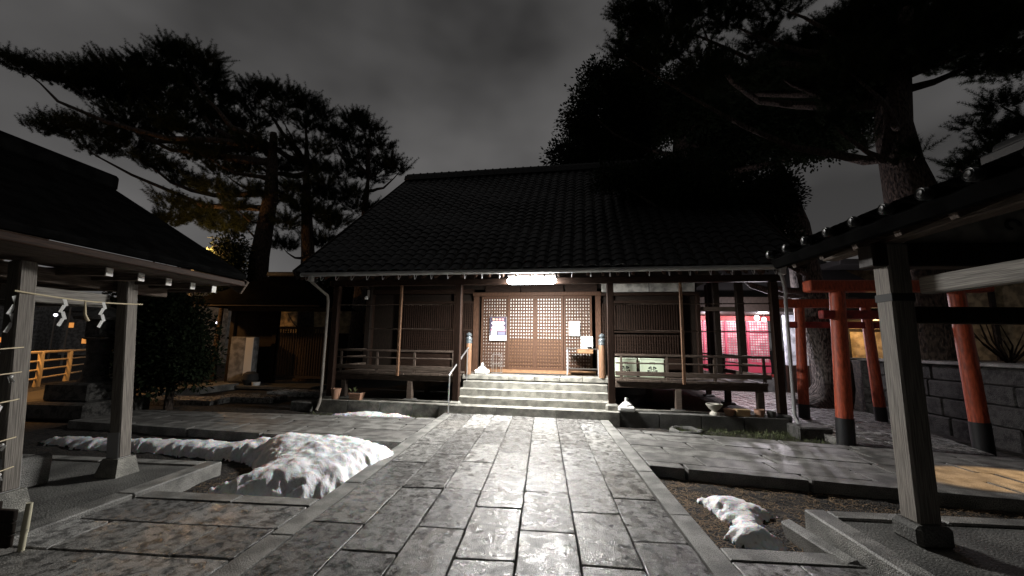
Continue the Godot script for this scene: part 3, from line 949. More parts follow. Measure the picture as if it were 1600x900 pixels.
func make_steps() -> void:
	var st := thing("stone_steps", "five pale stone steps leading up to the lattice doors", "steps", Vector3(0, 0, -9.33), -deg_to_rad(5.6))
	var rows := [[0.18, 0.12, -2.42, 1.66, 3], [0.34, -0.15, -2.2, 1.47, 1], [0.5, -0.42, -2.14, 1.46, 1], [0.66, -0.69, -2.1, 1.46, 1]]
	for i in 4:
		var r: Array = rows[i]
		var w: float = (r[3] - r[2]) / r[4]
		for k in r[4]:
			bx(st, "step", Vector3(r[2] + k * w + 0.0015, r[0] - (0.34 if i == 0 else 0.2), r[1] - (0.3 if i < 3 else 0.262)), Vector3(r[2] + (k + 1) * w - 0.0015, r[0], r[1]), M.step_stone, 0.012)
	for s in [[-2.05, 1.4]]:
		bx(st, "rubble_core", Vector3(s[0], 0.0, -1.04), Vector3(s[1], 0.3, -0.45), M.rough_stone, 0.01)
	# steel handrail
	var hr := thing("handrail", "stainless steel handrail rising beside the stone steps", "handrail", Vector3(0, 0, -9.33), -deg_to_rad(5.6))
	mi(hr, "rail", tube([Vector3(-2.13, 0.86, 0.3), Vector3(-2.12, 0.9, 0.26), Vector3(-2.03, 1.48, -0.86), Vector3(-2.03, 1.47, -0.93)], [0.021, 0.021, 0.021, 0.021], 10), M.steel)
	rod(hr, "upright", Vector3(-2.13, 0.0, 0.28), Vector3(-2.13, 0.87, 0.28), 0.019, M.steel)
	rod(hr, "upright", Vector3(-2.09, 0.33, -0.28), Vector3(-2.09, 1.17, -0.28), 0.016, M.steel)
	rod(hr, "upright", Vector3(-2.035, 0.65, -0.8), Vector3(-2.035, 1.44, -0.8), 0.016, M.steel)

func make_main_lamp() -> void:
	var t := thing("fluorescent_lamp", "glaring white fluorescent lamp hung under the eave above the steps", "lamp", Vector3(0, 0, -9.33), -deg_to_rad(5.6))
	var x0 := -0.84
	var x1 := 0.31
	bx(t, "housing", Vector3(x0 + 0.02, 3.155, 0.06), Vector3(x1 - 0.02, 3.2, 0.24), M.white_paint, 0.01)
	mi(t, "lamp_diffuser", tube([Vector3(x0, 3.06, 0.15), Vector3(x0 + 0.03, 3.06, 0.15), Vector3(x0 + 0.08, 3.06, 0.15), Vector3(x1 - 0.08, 3.06, 0.15), Vector3(x1 - 0.03, 3.06, 0.15), Vector3(x1, 3.06, 0.15)], [0.03, 0.065, 0.088, 0.088, 0.065, 0.03], 18), M.lamp_white)
	for x in [x0 + 0.15, x1 - 0.15]:
		rod(t, "hanger", Vector3(x, 3.2, 0.15), Vector3(x, 3.36, 0.15), 0.008, M.galvanised)
	# the diffuser gives light from its underside, its front and its back
	for q in [[Vector3(0, -0.1, 0), -90.0, 0.0, 46.0], [Vector3(0, -0.03, 0.1), -14.0, 180.0, 34.0], [Vector3(0, -0.04, -0.1), -34.0, 0.0, 26.0]]:
		var al := AreaLight3D.new()
		al.name = "diffuser_light"
		t.add_child(al, true)
		al.area_size = Vector2(1.0, 0.17)
		al.position = Vector3((x0 + x1) * 0.5, 3.06, 0.15) + q[0]
		al.rotation_degrees = Vector3(q[1], q[2], 0)
		al.light_color = Color(1.0, 0.99, 0.975)
		al.light_energy = q[3]
		al.area_range = 60.0
		al.shadow_enabled = true

# ---------------------------------------------------------------- things at the hall
func print_quad(parent: Node3D, called: String, im: Image, size: Vector2, at: Vector3) -> MeshInstance3D:
	var q := QuadMesh.new()
	q.size = size
	var m := StandardMaterial3D.new()
	m.albedo_texture = ImageTexture.create_from_image(im)
	m.roughness = 0.5
	m.resource_name = called
	return mi(parent, called, q, m, at)

func hall_point(x: float, y: float, z: float) -> Vector3:
	return hall.transform * Vector3(x, y, z)

func make_hall_things() -> void:
	var turn := -deg_to_rad(5.6)
	# poster on the door
	var im := Image.create(98, 134, false, Image.FORMAT_RGB8)
	im.fill(Color(0.2, 0.17, 0.25))
	for k in 4:
		im.fill_rect(Rect2i(16 + k * 18, 8, 12, 11), Color(0.95, 0.75 - 0.05 * k, 0.6))
		im.fill_rect(Rect2i(19 + k * 18, 11, 3, 6), Color(0.5, 0.3, 0.3))
	for band in [[26, 19, Color(0.93, 0.95, 0.99), Color(0.3, 0.35, 0.55)], [50, 20, Color(0.98, 0.86, 0.84), Color(0.7, 0.25, 0.3)]]:
		for y in band[1]:
			var inset: int = 8 + absi(y - int(band[1] / 2.0))
			im.fill_rect(Rect2i(inset, band[0] + y, 98 - inset * 2, 1), band[2])
		for k in 9:
			im.fill_rect(Rect2i(25 + k * 6, band[0] + 7, 3 + (k * 5) % 3, 5), band[3])
	im.fill_rect(Rect2i(6, 72, 86, 8), Color(0.9, 0.55, 0.6))
	for k in 7: im.fill_rect(Rect2i(14 + k * 11, 74, 7, 4), Color(0.98, 0.9, 0.9))
	im.fill_rect(Rect2i(8, 84, 34, 18), Color(0.97, 0.97, 0.97))
	im.fill_rect(Rect2i(48, 84, 42, 18), Color(0.42, 0.43, 0.52))
	im.fill_rect(Rect2i(0, 105, 98, 29), Color(0.96, 0.97, 0.97))
	for k in 4: im.fill_rect(Rect2i(22 + k * 16, 112, 6 + (k * 3) % 4, 7), Color(0.45, 0.47, 0.52))
	for k in 12: im.fill_rect(Rect2i(18 + k * 5, 124, 3, 2), Color(0.7, 0.72, 0.75))
	var p := thing("event_poster", "purple and pink event poster hung on the lattice door", "poster", hall_point(-1.525, 2.03, -2.14), turn)
	mi(p, "sheet", cbox(Vector3(0.5, 0.68, 0.004), 0.001), M.white_paint)
	print_quad(p, "print", im, Vector2(0.495, 0.675), Vector3(0, 0, 0.0035))
	# white notice with columns of writing
	var im2 := Image.create(60, 84, false, Image.FORMAT_RGB8)
	im2.fill(Color(0.96, 0.96, 0.95))
	for k in 7:
		var y := 8
		while y < 74 - (k * 11) % 23:
			var l := rng.randi_range(2, 5)
			im2.fill_rect(Rect2i(7 + k * 7, y, 2 if k != 1 else 3, l), Color(0.45, 0.45, 0.5))
			y += l + 1
	var nt := thing("paper_notice", "white sheet with columns of writing pinned to the lattice", "notice", hall_point(0.66, 2.05, -2.14), turn)
	mi(nt, "sheet", cbox(Vector3(0.3, 0.41, 0.003), 0.001), M.white_paint)
	print_quad(nt, "print", im2, Vector2(0.297, 0.407), Vector3(0, 0, 0.003))
	var im3 := Image.create(62, 66, false, Image.FORMAT_RGB8)
	im3.fill(Color(0.92, 0.95, 0.92))
	for a in 2:
		for b in 2:
			im3.fill_rect(Rect2i(6 + a * 12, 6 + b * 12, 10, 9), Color(0.35, 0.55, 0.42))
			im3.fill_rect(Rect2i(8 + a * 12, 9 + b * 12, 6, 3), Color(0.75, 0.85, 0.78))
	for k in 6: im3.fill_rect(Rect2i(36, 6 + k * 4, 20 - (k * 3) % 6, 2), Color(0.7, 0.72, 0.74))
	for k in 4: im3.fill_rect(Rect2i(8 + (k * 5) % 3, 36 + k * 6, 18 - (k * 4) % 7, 4), Color(0.55, 0.68, 0.5))
	im3.fill_rect(Rect2i(36, 34, 20, 12), Color(0.5, 0.62, 0.5))
	var nb := thing("leaflet_board", "pale green and white picture board standing on the side table", "board", hall_point(0.995, 1.665, -1.66), turn)
	mi(nb, "board", cbox(Vector3(0.31, 0.32, 0.008), 0.002), M.white_paint)
	print_quad(nb, "print", im3, Vector2(0.305, 0.315), Vector3(0, 0, 0.0055))
	# metal side table with a tray and a dish
	var tb := thing("side_table", "thin dark metal table in front of the lattice", "table", hall_point(0, 0.8, 0), turn)
	bx(tb, "table_top", Vector3(0.46, 0.68, -1.98), Vector3(1.3, 0.705, -1.5), M.dark_metal, 0.004)
	for q in [[0.48, -1.52], [1.28, -1.52], [0.48, -1.96], [1.28, -1.96]]:
		bx(tb, "leg", Vector3(q[0] - 0.014, 0.0, q[1] - 0.014), Vector3(q[0] + 0.014, 0.679, q[1] + 0.014), M.galvanised, 0.003)
	bx(tb, "lower_shelf", Vector3(0.5, 0.16, -1.94), Vector3(1.26, 0.18, -1.54), M.dark_metal, 0.004)
	var tray := thing("leaflet_tray", "pale wooden tray fixed to the front of the metal table", "tray", hall_point(0.95, 1.43, -1.475), turn)
	bx(tray, "front", Vector3(-0.2, -0.05, -0.012), Vector3(0.2, 0.05, 0.012), M.wood_amber, 0.004)
	bx(tray, "lip", Vector3(-0.205, 0.051, -0.015), Vector3(0.205, 0.062, 0.015), M.wood_amber, 0.002)
	var dish := mi(self, "black_dish", lathe([Vector2(0.0, 0.0), Vector2(0.05, 0.0), Vector2(0.08, 0.05), Vector2(0.075, 0.052), Vector2(0.045, 0.012), Vector2(0, 0.012)], 16), M.ink, hall_point(1.06, 1.506, -1.56))
	tag(dish, "small black dish on the metal table in front of the picture board", "dish")
	# wire umbrella rack
	var rk := thing("umbrella_rack", "slim wire umbrella rack by the doors", "rack", hall_point(-1.44, 0.8, -1.7), turn)
	for y in [0.01, 0.25, 0.5]:
		for e in [[[-0.12, -0.1], [0.12, -0.1]], [[0.12, -0.1], [0.12, 0.1]], [[0.12, 0.1], [-0.12, 0.1]], [[-0.12, 0.1], [-0.12, -0.1]]]:
			rod(rk, "wire", Vector3(e[0][0], y, e[0][1]), Vector3(e[1][0], y, e[1][1]), 0.006, M.steel, 6)
	for q in [[-0.12, -0.1], [0.12, -0.1], [0.12, 0.1], [-0.12, 0.1], [0, 0.1]]:
		rod(rk, "upright", Vector3(q[0], 0, q[1]), Vector3(q[0], 0.51, q[1]), 0.006, M.steel, 6)
	# weighted flag bases
	for q in [[Vector3(-1.75, 0.8, -1.25), "white plastic banner base standing on the platform by the doors"], [Vector3(1.82, 0.173, -0.12), "white plastic banner base standing on the stone footing"]]:
		var fb := thing("banner_base", q[1], "banner base", hall_point(q[0].x, q[0].y, q[0].z), turn, "white banner bases")
		mi(fb, "tank", cbox(Vector3(0.36, 0.12, 0.3), 0.035), M.white_plastic, Vector3(0, 0.06, 0))
		mi(fb, "collar", lathe([Vector2(0.13, 0.12), Vector2(0.12, 0.15), Vector2(0.05, 0.2), Vector2(0.032, 0.21), Vector2(0.03, 0.29), Vector2(0.0, 0.29)], 18), M.white_plastic)
		mi(fb, "screw", lathe([Vector2(0.0, 0.0), Vector2(0.018, 0.0), Vector2(0.018, 0.02), Vector2(0, 0.02)], 10), M.white_plastic, Vector3(0.03, 0.25, 0))
	# dark rubber mat
	var mt := mi(self, "door_mat", cbox(Vector3(1.35, 0.012, 0.4), 0.004), M.rubber, hall_point(-0.25, 0.809, -1.55), Vector3(0, turn, 0))
	tag(mt, "dark rubber mat in front of the doors", "mat")
	# two pale crested boxes behind the railing
	var im4 := Image.create(120, 96, false, Image.FORMAT_RGB8)
	im4.fill(Color(0.83, 0.88, 0.78))
	for y in 96:
		for x in 120:
			var v := Vector2(x - 60, (y - 58) * 1.1)
			var a := fposmod(v.angle() + PI / 2.0, TAU / 5.0) - TAU / 10.0
			var r := v.length()
			if r > 5 and r < 27 and absf(a) < 0.42 and (r > 13 or r < 10) and not (r > 17 and r < 20 and absf(a) < 0.2):
				im4.set_pixel(x, y, Color(0.08, 0.1, 0.1))
	im4.fill_rect(Rect2i(46, 12, 30, 4), Color(0.12, 0.13, 0.12))
	im4.fill_rect(Rect2i(46, 12, 4, 12), Color(0.12, 0.13, 0.12))
	im4.fill_rect(Rect2i(72, 12, 4, 12), Color(0.12, 0.13, 0.12))
	for q in [[1.95, "pale green box with a black crest, next to the stair post"], [2.62, "pale green box with a black crest, farther from the stair post"]]:
		var b := thing("crest_box", q[1], "box", hall_point(q[0], 0.806, -1.72), turn, "crested boxes behind the railing")
		mi(b, "body", cbox(Vector3(0.58, 0.44, 0.34), 0.01), M.box_green, Vector3(0, 0.22, 0))
		mi(b, "lid", cbox(Vector3(0.6, 0.03, 0.36), 0.008), M.box_green, Vector3(0, 0.456, 0))
		print_quad(b, "crest", im4, Vector2(0.55, 0.42), Vector3(0, 0.22, 0.1725))
	# bowls, pots and boxes standing on the footing
	var pot := func(called: String, label: String, cat: String, prof: Array, m: Material, at: Vector3):
		tag(mi(self, called, lathe(prof, 18), m, hall_point(at.x, at.y, at.z)), label, cat)
	pot.call("stone_bowl", "pale footed stone bowl on the footing under the veranda", "bowl", [Vector2(0, 0), Vector2(0.1, 0), Vector2(0.09, 0.04), Vector2(0.05, 0.08), Vector2(0.1, 0.12), Vector2(0.16, 0.2), Vector2(0.17, 0.23), Vector2(0.14, 0.225), Vector2(0.08, 0.14), Vector2(0, 0.12)], M.ceramic, Vector3(3.63, 0.172, -0.13))
	pot.call("clay_pot", "low brown clay pot beside the pale footed bowl", "pot", [Vector2(0, 0), Vector2(0.07, 0), Vector2(0.11, 0.1), Vector2(0.115, 0.13), Vector2(0.1, 0.13), Vector2(0.06, 0.03), Vector2(0, 0.03)], M.terracotta, Vector3(3.92, 0.172, -0.13))
	pot.call("dark_pot", "dark empty flowerpot close to the corner post", "pot", [Vector2(0, 0), Vector2(0.08, 0), Vector2(0.1, 0.15), Vector2(0.09, 0.15), Vector2(0.07, 0.03), Vector2(0, 0.03)], M.terracotta, Vector3(4.5, 0.172, -0.12))
	pot.call("grey_pot", "grey flowerpot against the corner post's base stone", "pot", [Vector2(0, 0), Vector2(0.07, 0), Vector2(0.09, 0.13), Vector2(0.08, 0.13), Vector2(0.06, 0.03), Vector2(0, 0.03)], M.concrete, Vector3(4.72, 0.172, -0.1))
	pot.call("tall_planter", "plain grey flowerpot at the end of the footing", "pot", [Vector2(0, 0), Vector2(0.08, 0), Vector2(0.12, 0.22), Vector2(0.13, 0.26), Vector2(0.115, 0.26), Vector2(0.08, 0.06), Vector2(0, 0.06)], M.terracotta, Vector3(-5.22, 0.172, -0.12))
	var cb := thing("tan_box", "small open tan box on the footing beside the clay pot", "box", hall_point(4.17, 0.172, -0.13), turn)
	mi(cb, "body", cbox(Vector3(0.26, 0.12, 0.18), 0.008), M.cardboard, Vector3(0, 0.06, 0))
	mi(cb, "rim", cbox(Vector3(0.28, 0.02, 0.2), 0.005), M.cardboard, Vector3(0, 0.13, 0))
	var pl := thing("window_box", "rectangular planter with a few green sprouts on the footing", "planter", hall_point(-4.66, 0.172, -0.13), turn)
	var pst := begin()
	quad(pst, Vector3(-0.13, 0, 0.08), Vector3(0.13, 0, 0.08), Vector3(0.16, 0.15, 0.1), Vector3(-0.16, 0.15, 0.1), Vector3.BACK)
	quad(pst, Vector3(-0.13, 0, -0.08), Vector3(0.13, 0, -0.08), Vector3(0.16, 0.15, -0.1), Vector3(-0.16, 0.15, -0.1), Vector3.FORWARD)
	quad(pst, Vector3(0.13, 0, -0.08), Vector3(0.13, 0, 0.08), Vector3(0.16, 0.15, 0.1), Vector3(0.16, 0.15, -0.1), Vector3.RIGHT)
	quad(pst, Vector3(-0.13, 0, -0.08), Vector3(-0.13, 0, 0.08), Vector3(-0.16, 0.15, 0.1), Vector3(-0.16, 0.15, -0.1), Vector3.LEFT)
	mi(pl, "tub", pst.commit(), M.terracotta)
	mi(pl, "rim", cbox(Vector3(0.34, 0.03, 0.22), 0.008), M.terracotta, Vector3(0, 0.155, 0))
	mi(pl, "potting_soil", cbox(Vector3(0.3, 0.01, 0.18), 0.002), M.soil, Vector3(0, 0.172, 0))
	for k in 9:
		var a := rng.randf() * TAU
		var b0 := Vector3(rng.randf_range(-0.14, 0.0), 0.175, rng.randf_range(-0.05, 0.05))
		var tip := b0 + Vector3(cos(a) * 0.08, rng.randf_range(0.06, 0.15), sin(a) * 0.06)
		mi(pl, "sprout", tube([b0, (b0 + tip) * 0.5 + Vector3(0, 0.02, 0), tip], [0.006, 0.014, 0.002], 5), M.grass_blade)
	# stone ring lying on the soil
	var ring := begin()
	var rp := []
	var rr := []
	for k in 25:
		rp.append(Vector3(cos(TAU * k / 24.0) * 0.27, 0.02 + 0.012 * sin(k * 1.3), sin(TAU * k / 24.0) * 0.27))
		rr.append(0.055)
	add_tube(ring, rp, rr, 8, false)
	tag(mi(self, "stone_ring", ring.commit(), M.concrete, Vector3(2.88, -0.12, -8.68)), "round stone ring half sunk in the soil near the side path", "stone ring")
	# lamp sensor box on the inner post
	var sb := thing("sensor_lamp", "unlit pale floodlight fixed to the dark inner post", "lamp", hall_point(-5.6, 3.0, -2.0), turn)
	bx(sb, "arm", Vector3(-0.03, -0.05, -0.05), Vector3(0.03, 0.18, 0.02), M.wood_grey_v, 0.008)
	mi(sb, "head", lathe([Vector2(0, 0), Vector2(0.05, 0.0), Vector2(0.06, 0.05), Vector2(0.03, 0.1), Vector2(0, 0.1)], 12), M.white_plastic, Vector3(-0.02, -0.12, 0.05))

# ---------------------------------------------------------------- the open pavilions
func shide(parent: Node3D, at: Vector3, h: float, turn: float) -> void:
	# zigzag paper streamer folded from four strips
	var st := begin()
	for k in 4:
		var x := 0.01 * (1 if k % 2 == 0 else -1)
		var t := Transform3D(Basis(Vector3.BACK, 0.35 * (1 if k % 2 == 0 else -1)), Vector3(x, -h * (k + 0.5) / 4.0, 0.004 * k))
		add_cbox(st, t, Vector3(0.032, h / 3.4, 0.003), 0.0005)
	mi(parent, "paper_streamer", st.commit(), M.paper, at, Vector3(0, turn, 0))

func make_left_pavilion() -> void:
	# paved base with stone kerbs
	var base := thing("pavilion_base", "low concrete floor edged with stone kerbs under the open pavilion", "floor")
	bx(base, "floor_slab", Vector3(-8.6, -0.12, -4.99), Vector3(-4.36, 0.015, -1.0), M.concrete, 0.01)
	for k in [[-5.17, -4.03], [-4.025, -2.9], [-2.895, -1.7], [-1.695, -0.5]]:
		bx(base, "kerb_stone", Vector3(-4.355, -0.16, k[0]), Vector3(-4.15, 0.035, k[1]), M.kerb, 0.012)
	for k in [[-4.36, -5.7], [-5.705, -7.1], [-7.105, -8.6]]:
		bx(base, "kerb_stone", Vector3(k[1], -0.16, -5.17), Vector3(k[0], 0.03, -5.0), M.kerb, 0.012)
	var t := thing("wooden_pavilion", "open weathered wooden pavilion with low roof and white-tipped rafters, hung with a rope", "pavilion")
	var up := Node3D.new()
	up.name = "upper_frame"
	t.add_child(up)
	up.position = Vector3(-0.45, -0.02, 0.05)
	for p in [[-4.93, -4.6], [-4.83, -3.5], [-7.6, -4.6], [-7.6, -3.5]]:
		var po := bx(t, "post", Vector3(p[0] - 0.072, 0.2, p[1] - 0.072), Vector3(p[0] + 0.072, 2.34, p[1] + 0.072), M.wood_grey_v, 0.012)
		po.rotation.z = 0.105
		po.position.x -= 0.17
		var sh := bx(t, "post_shoe", Vector3(p[0] - 0.076, 0.12, p[1] - 0.076), Vector3(p[0] + 0.076, 0.5, p[1] + 0.076), M.galvanised, 0.006)
		sh.rotation.z = 0.105
		sh.position.x -= 0.082
		var sst := begin()
		var c := [[-1, -1], [1, -1], [1, 1], [-1, 1]]
		for k in 4:
			var a: Array = c[k]
			var b: Array = c[(k + 1) % 4]
			quad(sst, Vector3(a[0] * 0.14, 0.0, a[1] * 0.14), Vector3(b[0] * 0.14, 0.0, b[1] * 0.14), Vector3(b[0] * 0.1, 0.2, b[1] * 0.1), Vector3(a[0] * 0.1, 0.2, a[1] * 0.1), Vector3(a[0] + b[0], 0.3, a[1] + b[1]))
		quad(sst, Vector3(-0.1, 0.2, -0.1), Vector3(0.1, 0.2, -0.1), Vector3(0.1, 0.2, 0.1), Vector3(-0.1, 0.2, 0.1), Vector3.UP)
		mi(t, "base_stone", sst.commit(), M.step_stone, Vector3(p[0] - 0.06, 0.01, p[1]))
	# beams
	bx(up, "beam", Vector3(-4.93, 1.98, -4.51), Vector3(-4.8, 2.14, -3.59), M.wood_grey_z, 0.008)
	bx(up, "beam", Vector3(-5.0, 2.2, -5.3), Vector3(-4.86, 2.36, -1.0), M.wood_old_z, 0.008)
	bx(up, "beam", Vector3(-7.7, 2.2, -5.3), Vector3(-7.52, 2.36, -1.0), M.wood_old_z, 0.008)
	bx(up, "cross_beam", Vector3(-7.6, 2.0, -4.66), Vector3(-5.02, 2.15, -4.54), M.wood_grey_x, 0.008)
	bx(up, "cross_beam", Vector3(-7.6, 2.0, -3.56), Vector3(-4.92, 2.15, -3.44), M.wood_grey_x, 0.008)
	# rafters with white-painted ends, boards over them
	for k in 5:
		var z := -5.4 + 0.35 * k
		bar(up, "rafter", Vector3(-8.4, 2.36, z), Vector3(-4.27, 2.33, z), 0.07, 0.085, M.wood_old_x)
		bx(up, "rafter_tip", Vector3(-4.269, 2.285, z - 0.037), Vector3(-4.255, 2.375, z + 0.037), M.white_paint, 0.002)
	for k in 5:
		bx(up, "soffit_board", Vector3(-5.0 + 0.222 * k + 0.003, 2.392, -5.46), Vector3(-5.0 + 0.222 * (k + 1) - 0.003, 2.41 + 0.002 * (k % 2), -0.5), M.wood_old_z, 0.004)
	for k in 7:
		var u0 := k / 10.0
		var u1 := (k + 1) / 10.0
		for sg in [1.0, -1.0]:
			var a := Vector3(-6.3 + sg * 2.36 * u0, 3.40 - 1.0 * u0, -5.42)
			var b := Vector3(-6.3 + sg * 2.36 * u1, 3.40 - 1.0 * u1 + 0.006, -5.42)
			var o := mi(up, "soffit_board", cbox(Vector3(a.distance_to(b), 0.018, 4.9), 0.004), M.wood_old_z)
			o.basis = Basis(Vector3.BACK, (b - a).angle_to(Vector3.RIGHT * sg) * (-1.0 if sg > 0 else 1.0))
			o.position = (a + b) * 0.5 + Vector3(0, 0, 2.45)
	# roof slopes, eave boards and ridge
	for sg in [1.0, -1.0]:
		var top := Vector3(-6.3, 3.93, -3.0)
		var low := Vector3(-6.3 + sg * 2.45, 2.5, -3.0)
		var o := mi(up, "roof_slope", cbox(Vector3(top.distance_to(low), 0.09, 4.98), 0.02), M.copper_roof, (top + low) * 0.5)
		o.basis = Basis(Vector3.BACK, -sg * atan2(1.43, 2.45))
		bx(up, "fascia", Vector3(low.x - 0.03, 2.38, -5.48), Vector3(low.x + 0.02, 2.455, -0.5), M.wood_z, 0.01)
		for z in [-5.47, -0.53]:
			var v := mi(up, "verge_board", cbox(Vector3(top.distance_to(low), 0.2, 0.05), 0.01), M.wood_old_x, (top + low) * 0.5 - Vector3(0, 0.14, 0) + Vector3(0, 0, z + 3.0))
			v.basis = Basis(Vector3.BACK, -sg * atan2(1.43, 2.45))
	bx(up, "ridge", Vector3(-6.45, 3.88, -5.55), Vector3(-6.15, 4.12, -0.45), M.copper_roof, 0.04)
	# straw rope between the posts with folded papers
	var rope := thing("straw_rope", "thin pale rope strung between the pavilion posts with folded paper streamers", "rope")
	var rp := []
	for k in 13:
		var u := k / 12.0
		rp.append(Vector3(lerpf(-4.98, -5.1, u), 2.03 - 0.03 * sin(PI * u), lerpf(-3.38, -4.72, u)))
	var rads := []
	for k in 13: rads.append(0.009)
	mi(rope, "cord", tube(rp, rads, 6), M.rope)
	for z in [-3.42, -3.82, -4.2]:
		shide(rope, Vector3(-5.02, 2.0 if z < -3.5 else 1.98, z), 0.28 if z < -3.5 else 0.34, 1.45)
	mi(rope, "tassel", tube([Vector3(-5.03, 2.0, -4.02), Vector3(-5.02, 1.85, -4.03), Vector3(-5.01, 1.78, -4.06)], [0.006, 0.014, 0.018], 7), M.rope)
	# low trough on the floor
	var b := thing("stone_trough", "low dark stone trough standing on the pavilion floor", "trough")
	bx(b, "side", Vector3(-7.2, 0.01, -4.25), Vector3(-5.5, 0.3, -4.13), M.rough_stone, 0.02)
	bx(b, "side", Vector3(-7.2, 0.01, -3.6), Vector3(-5.5, 0.3, -3.48), M.rough_stone, 0.02)
	bx(b, "end", Vector3(-5.498, 0.01, -4.25), Vector3(-5.38, 0.34, -3.48), M.kerb, 0.03)
	bx(b, "bottom", Vector3(-7.2, 0.01, -4.12), Vector3(-5.5, 0.08, -3.61), M.rough_stone, 0.02)
	# rack of cords with paper fortunes, tied to the nearer post
	var rk := thing("fortune_rack", "cords tied with knotted white paper fortunes, strung from a pavilion post", "rack")
	for y in [1.5, 1.27, 1.02, 0.68, 0.42]:
		var a := Vector3(-4.88 - 0.105 * y, y, -3.5)
		var e := Vector3(-4.4, y + 0.04, -1.6)
		var cp := []
		for k in 9:
			var u := k / 8.0
			cp.append(a.lerp(e, u) + Vector3(0.09 if k < 7 else 0.0, -0.05 * sin(PI * u), 0))
		cp.push_front(a + Vector3(-0.1, 0.0, 0.09))
		mi(rk, "cord", tube(cp, [0.006, 0.006, 0.006, 0.006, 0.006, 0.006, 0.006, 0.006, 0.006, 0.006], 6), M.rope)
		for k in 22:
			var u := rng.randf_range(0.02, 0.62)
			if rng.randf() < 0.12: continue
			var p := a.lerp(e, u) + Vector3(0.09 + rng.randf_range(-0.015, 0.02), -0.05 * sin(PI * u) - 0.03, 0)
			var l := rng.randf_range(0.05, 0.12)
			var pst := begin()
			var w := rng.randf_range(0.012, 0.02)
			add_cbox(pst, Transform3D(Basis.from_euler(Vector3(rng.randf_range(-0.6, 0.6), rng.randf() * TAU, rng.randf_range(-0.8, 0.8))), Vector3(0, 0, 0)), Vector3(0.03, 0.025, 0.025), 0.008)
			for s in [-1.0, 1.0]:
				add_cbox(pst, Transform3D(Basis.from_euler(Vector3(rng.randf_range(-0.3, 0.3), rng.randf() * TAU, s * rng.randf_range(0.2, 0.8))), Vector3(s * 0.02, -l * 0.45, 0)), Vector3(w, l, 0.003), 0.001)
			mi(rk, "paper_knot", pst.commit(), M.paper, p)
	bx(rk, "end_post", Vector3(-4.46, 0, -1.66), Vector3(-4.34, 2.0, -1.54), M.wood_grey_v, 0.01)
	# stake and dark tub in front
	var sk := thing("bamboo_stake", "pale bamboo stake bound with wire, standing against a dark tub", "stake", Vector3(-3.93, 0, -2.98))
	mi(sk, "cane", tube([Vector3(0, -0.1, 0), Vector3(0.005, 0.12, 0), Vector3(0.006, 0.13, 0), Vector3(0.01, 0.34, 0)], [0.02, 0.02, 0.023, 0.019], 9), M.bamboo)
	mi(sk, "wire_tie", tube([Vector3(-0.16, 0.13, 0.02), Vector3(-0.02, 0.14, 0.025), Vector3(0.03, 0.15, 0.0)], [0.004, 0.004, 0.004], 5), M.galvanised)
	var bd := thing("dark_plank", "short blackened plank fence beside the bamboo stake", "fence", Vector3(-4.12, 0.036, -2.94))
	for k in 3:
		bx(bd, "plank", Vector3(-0.3, 0.0 + 0.09 * k, -0.02), Vector3(0.15, 0.085 + 0.09 * k, 0.02), M.wood_black_v, 0.005)
	bx(bd, "stake", Vector3(-0.1, 0.0, -0.06), Vector3(-0.05, 0.3, -0.021), M.wood_black_v, 0.005)

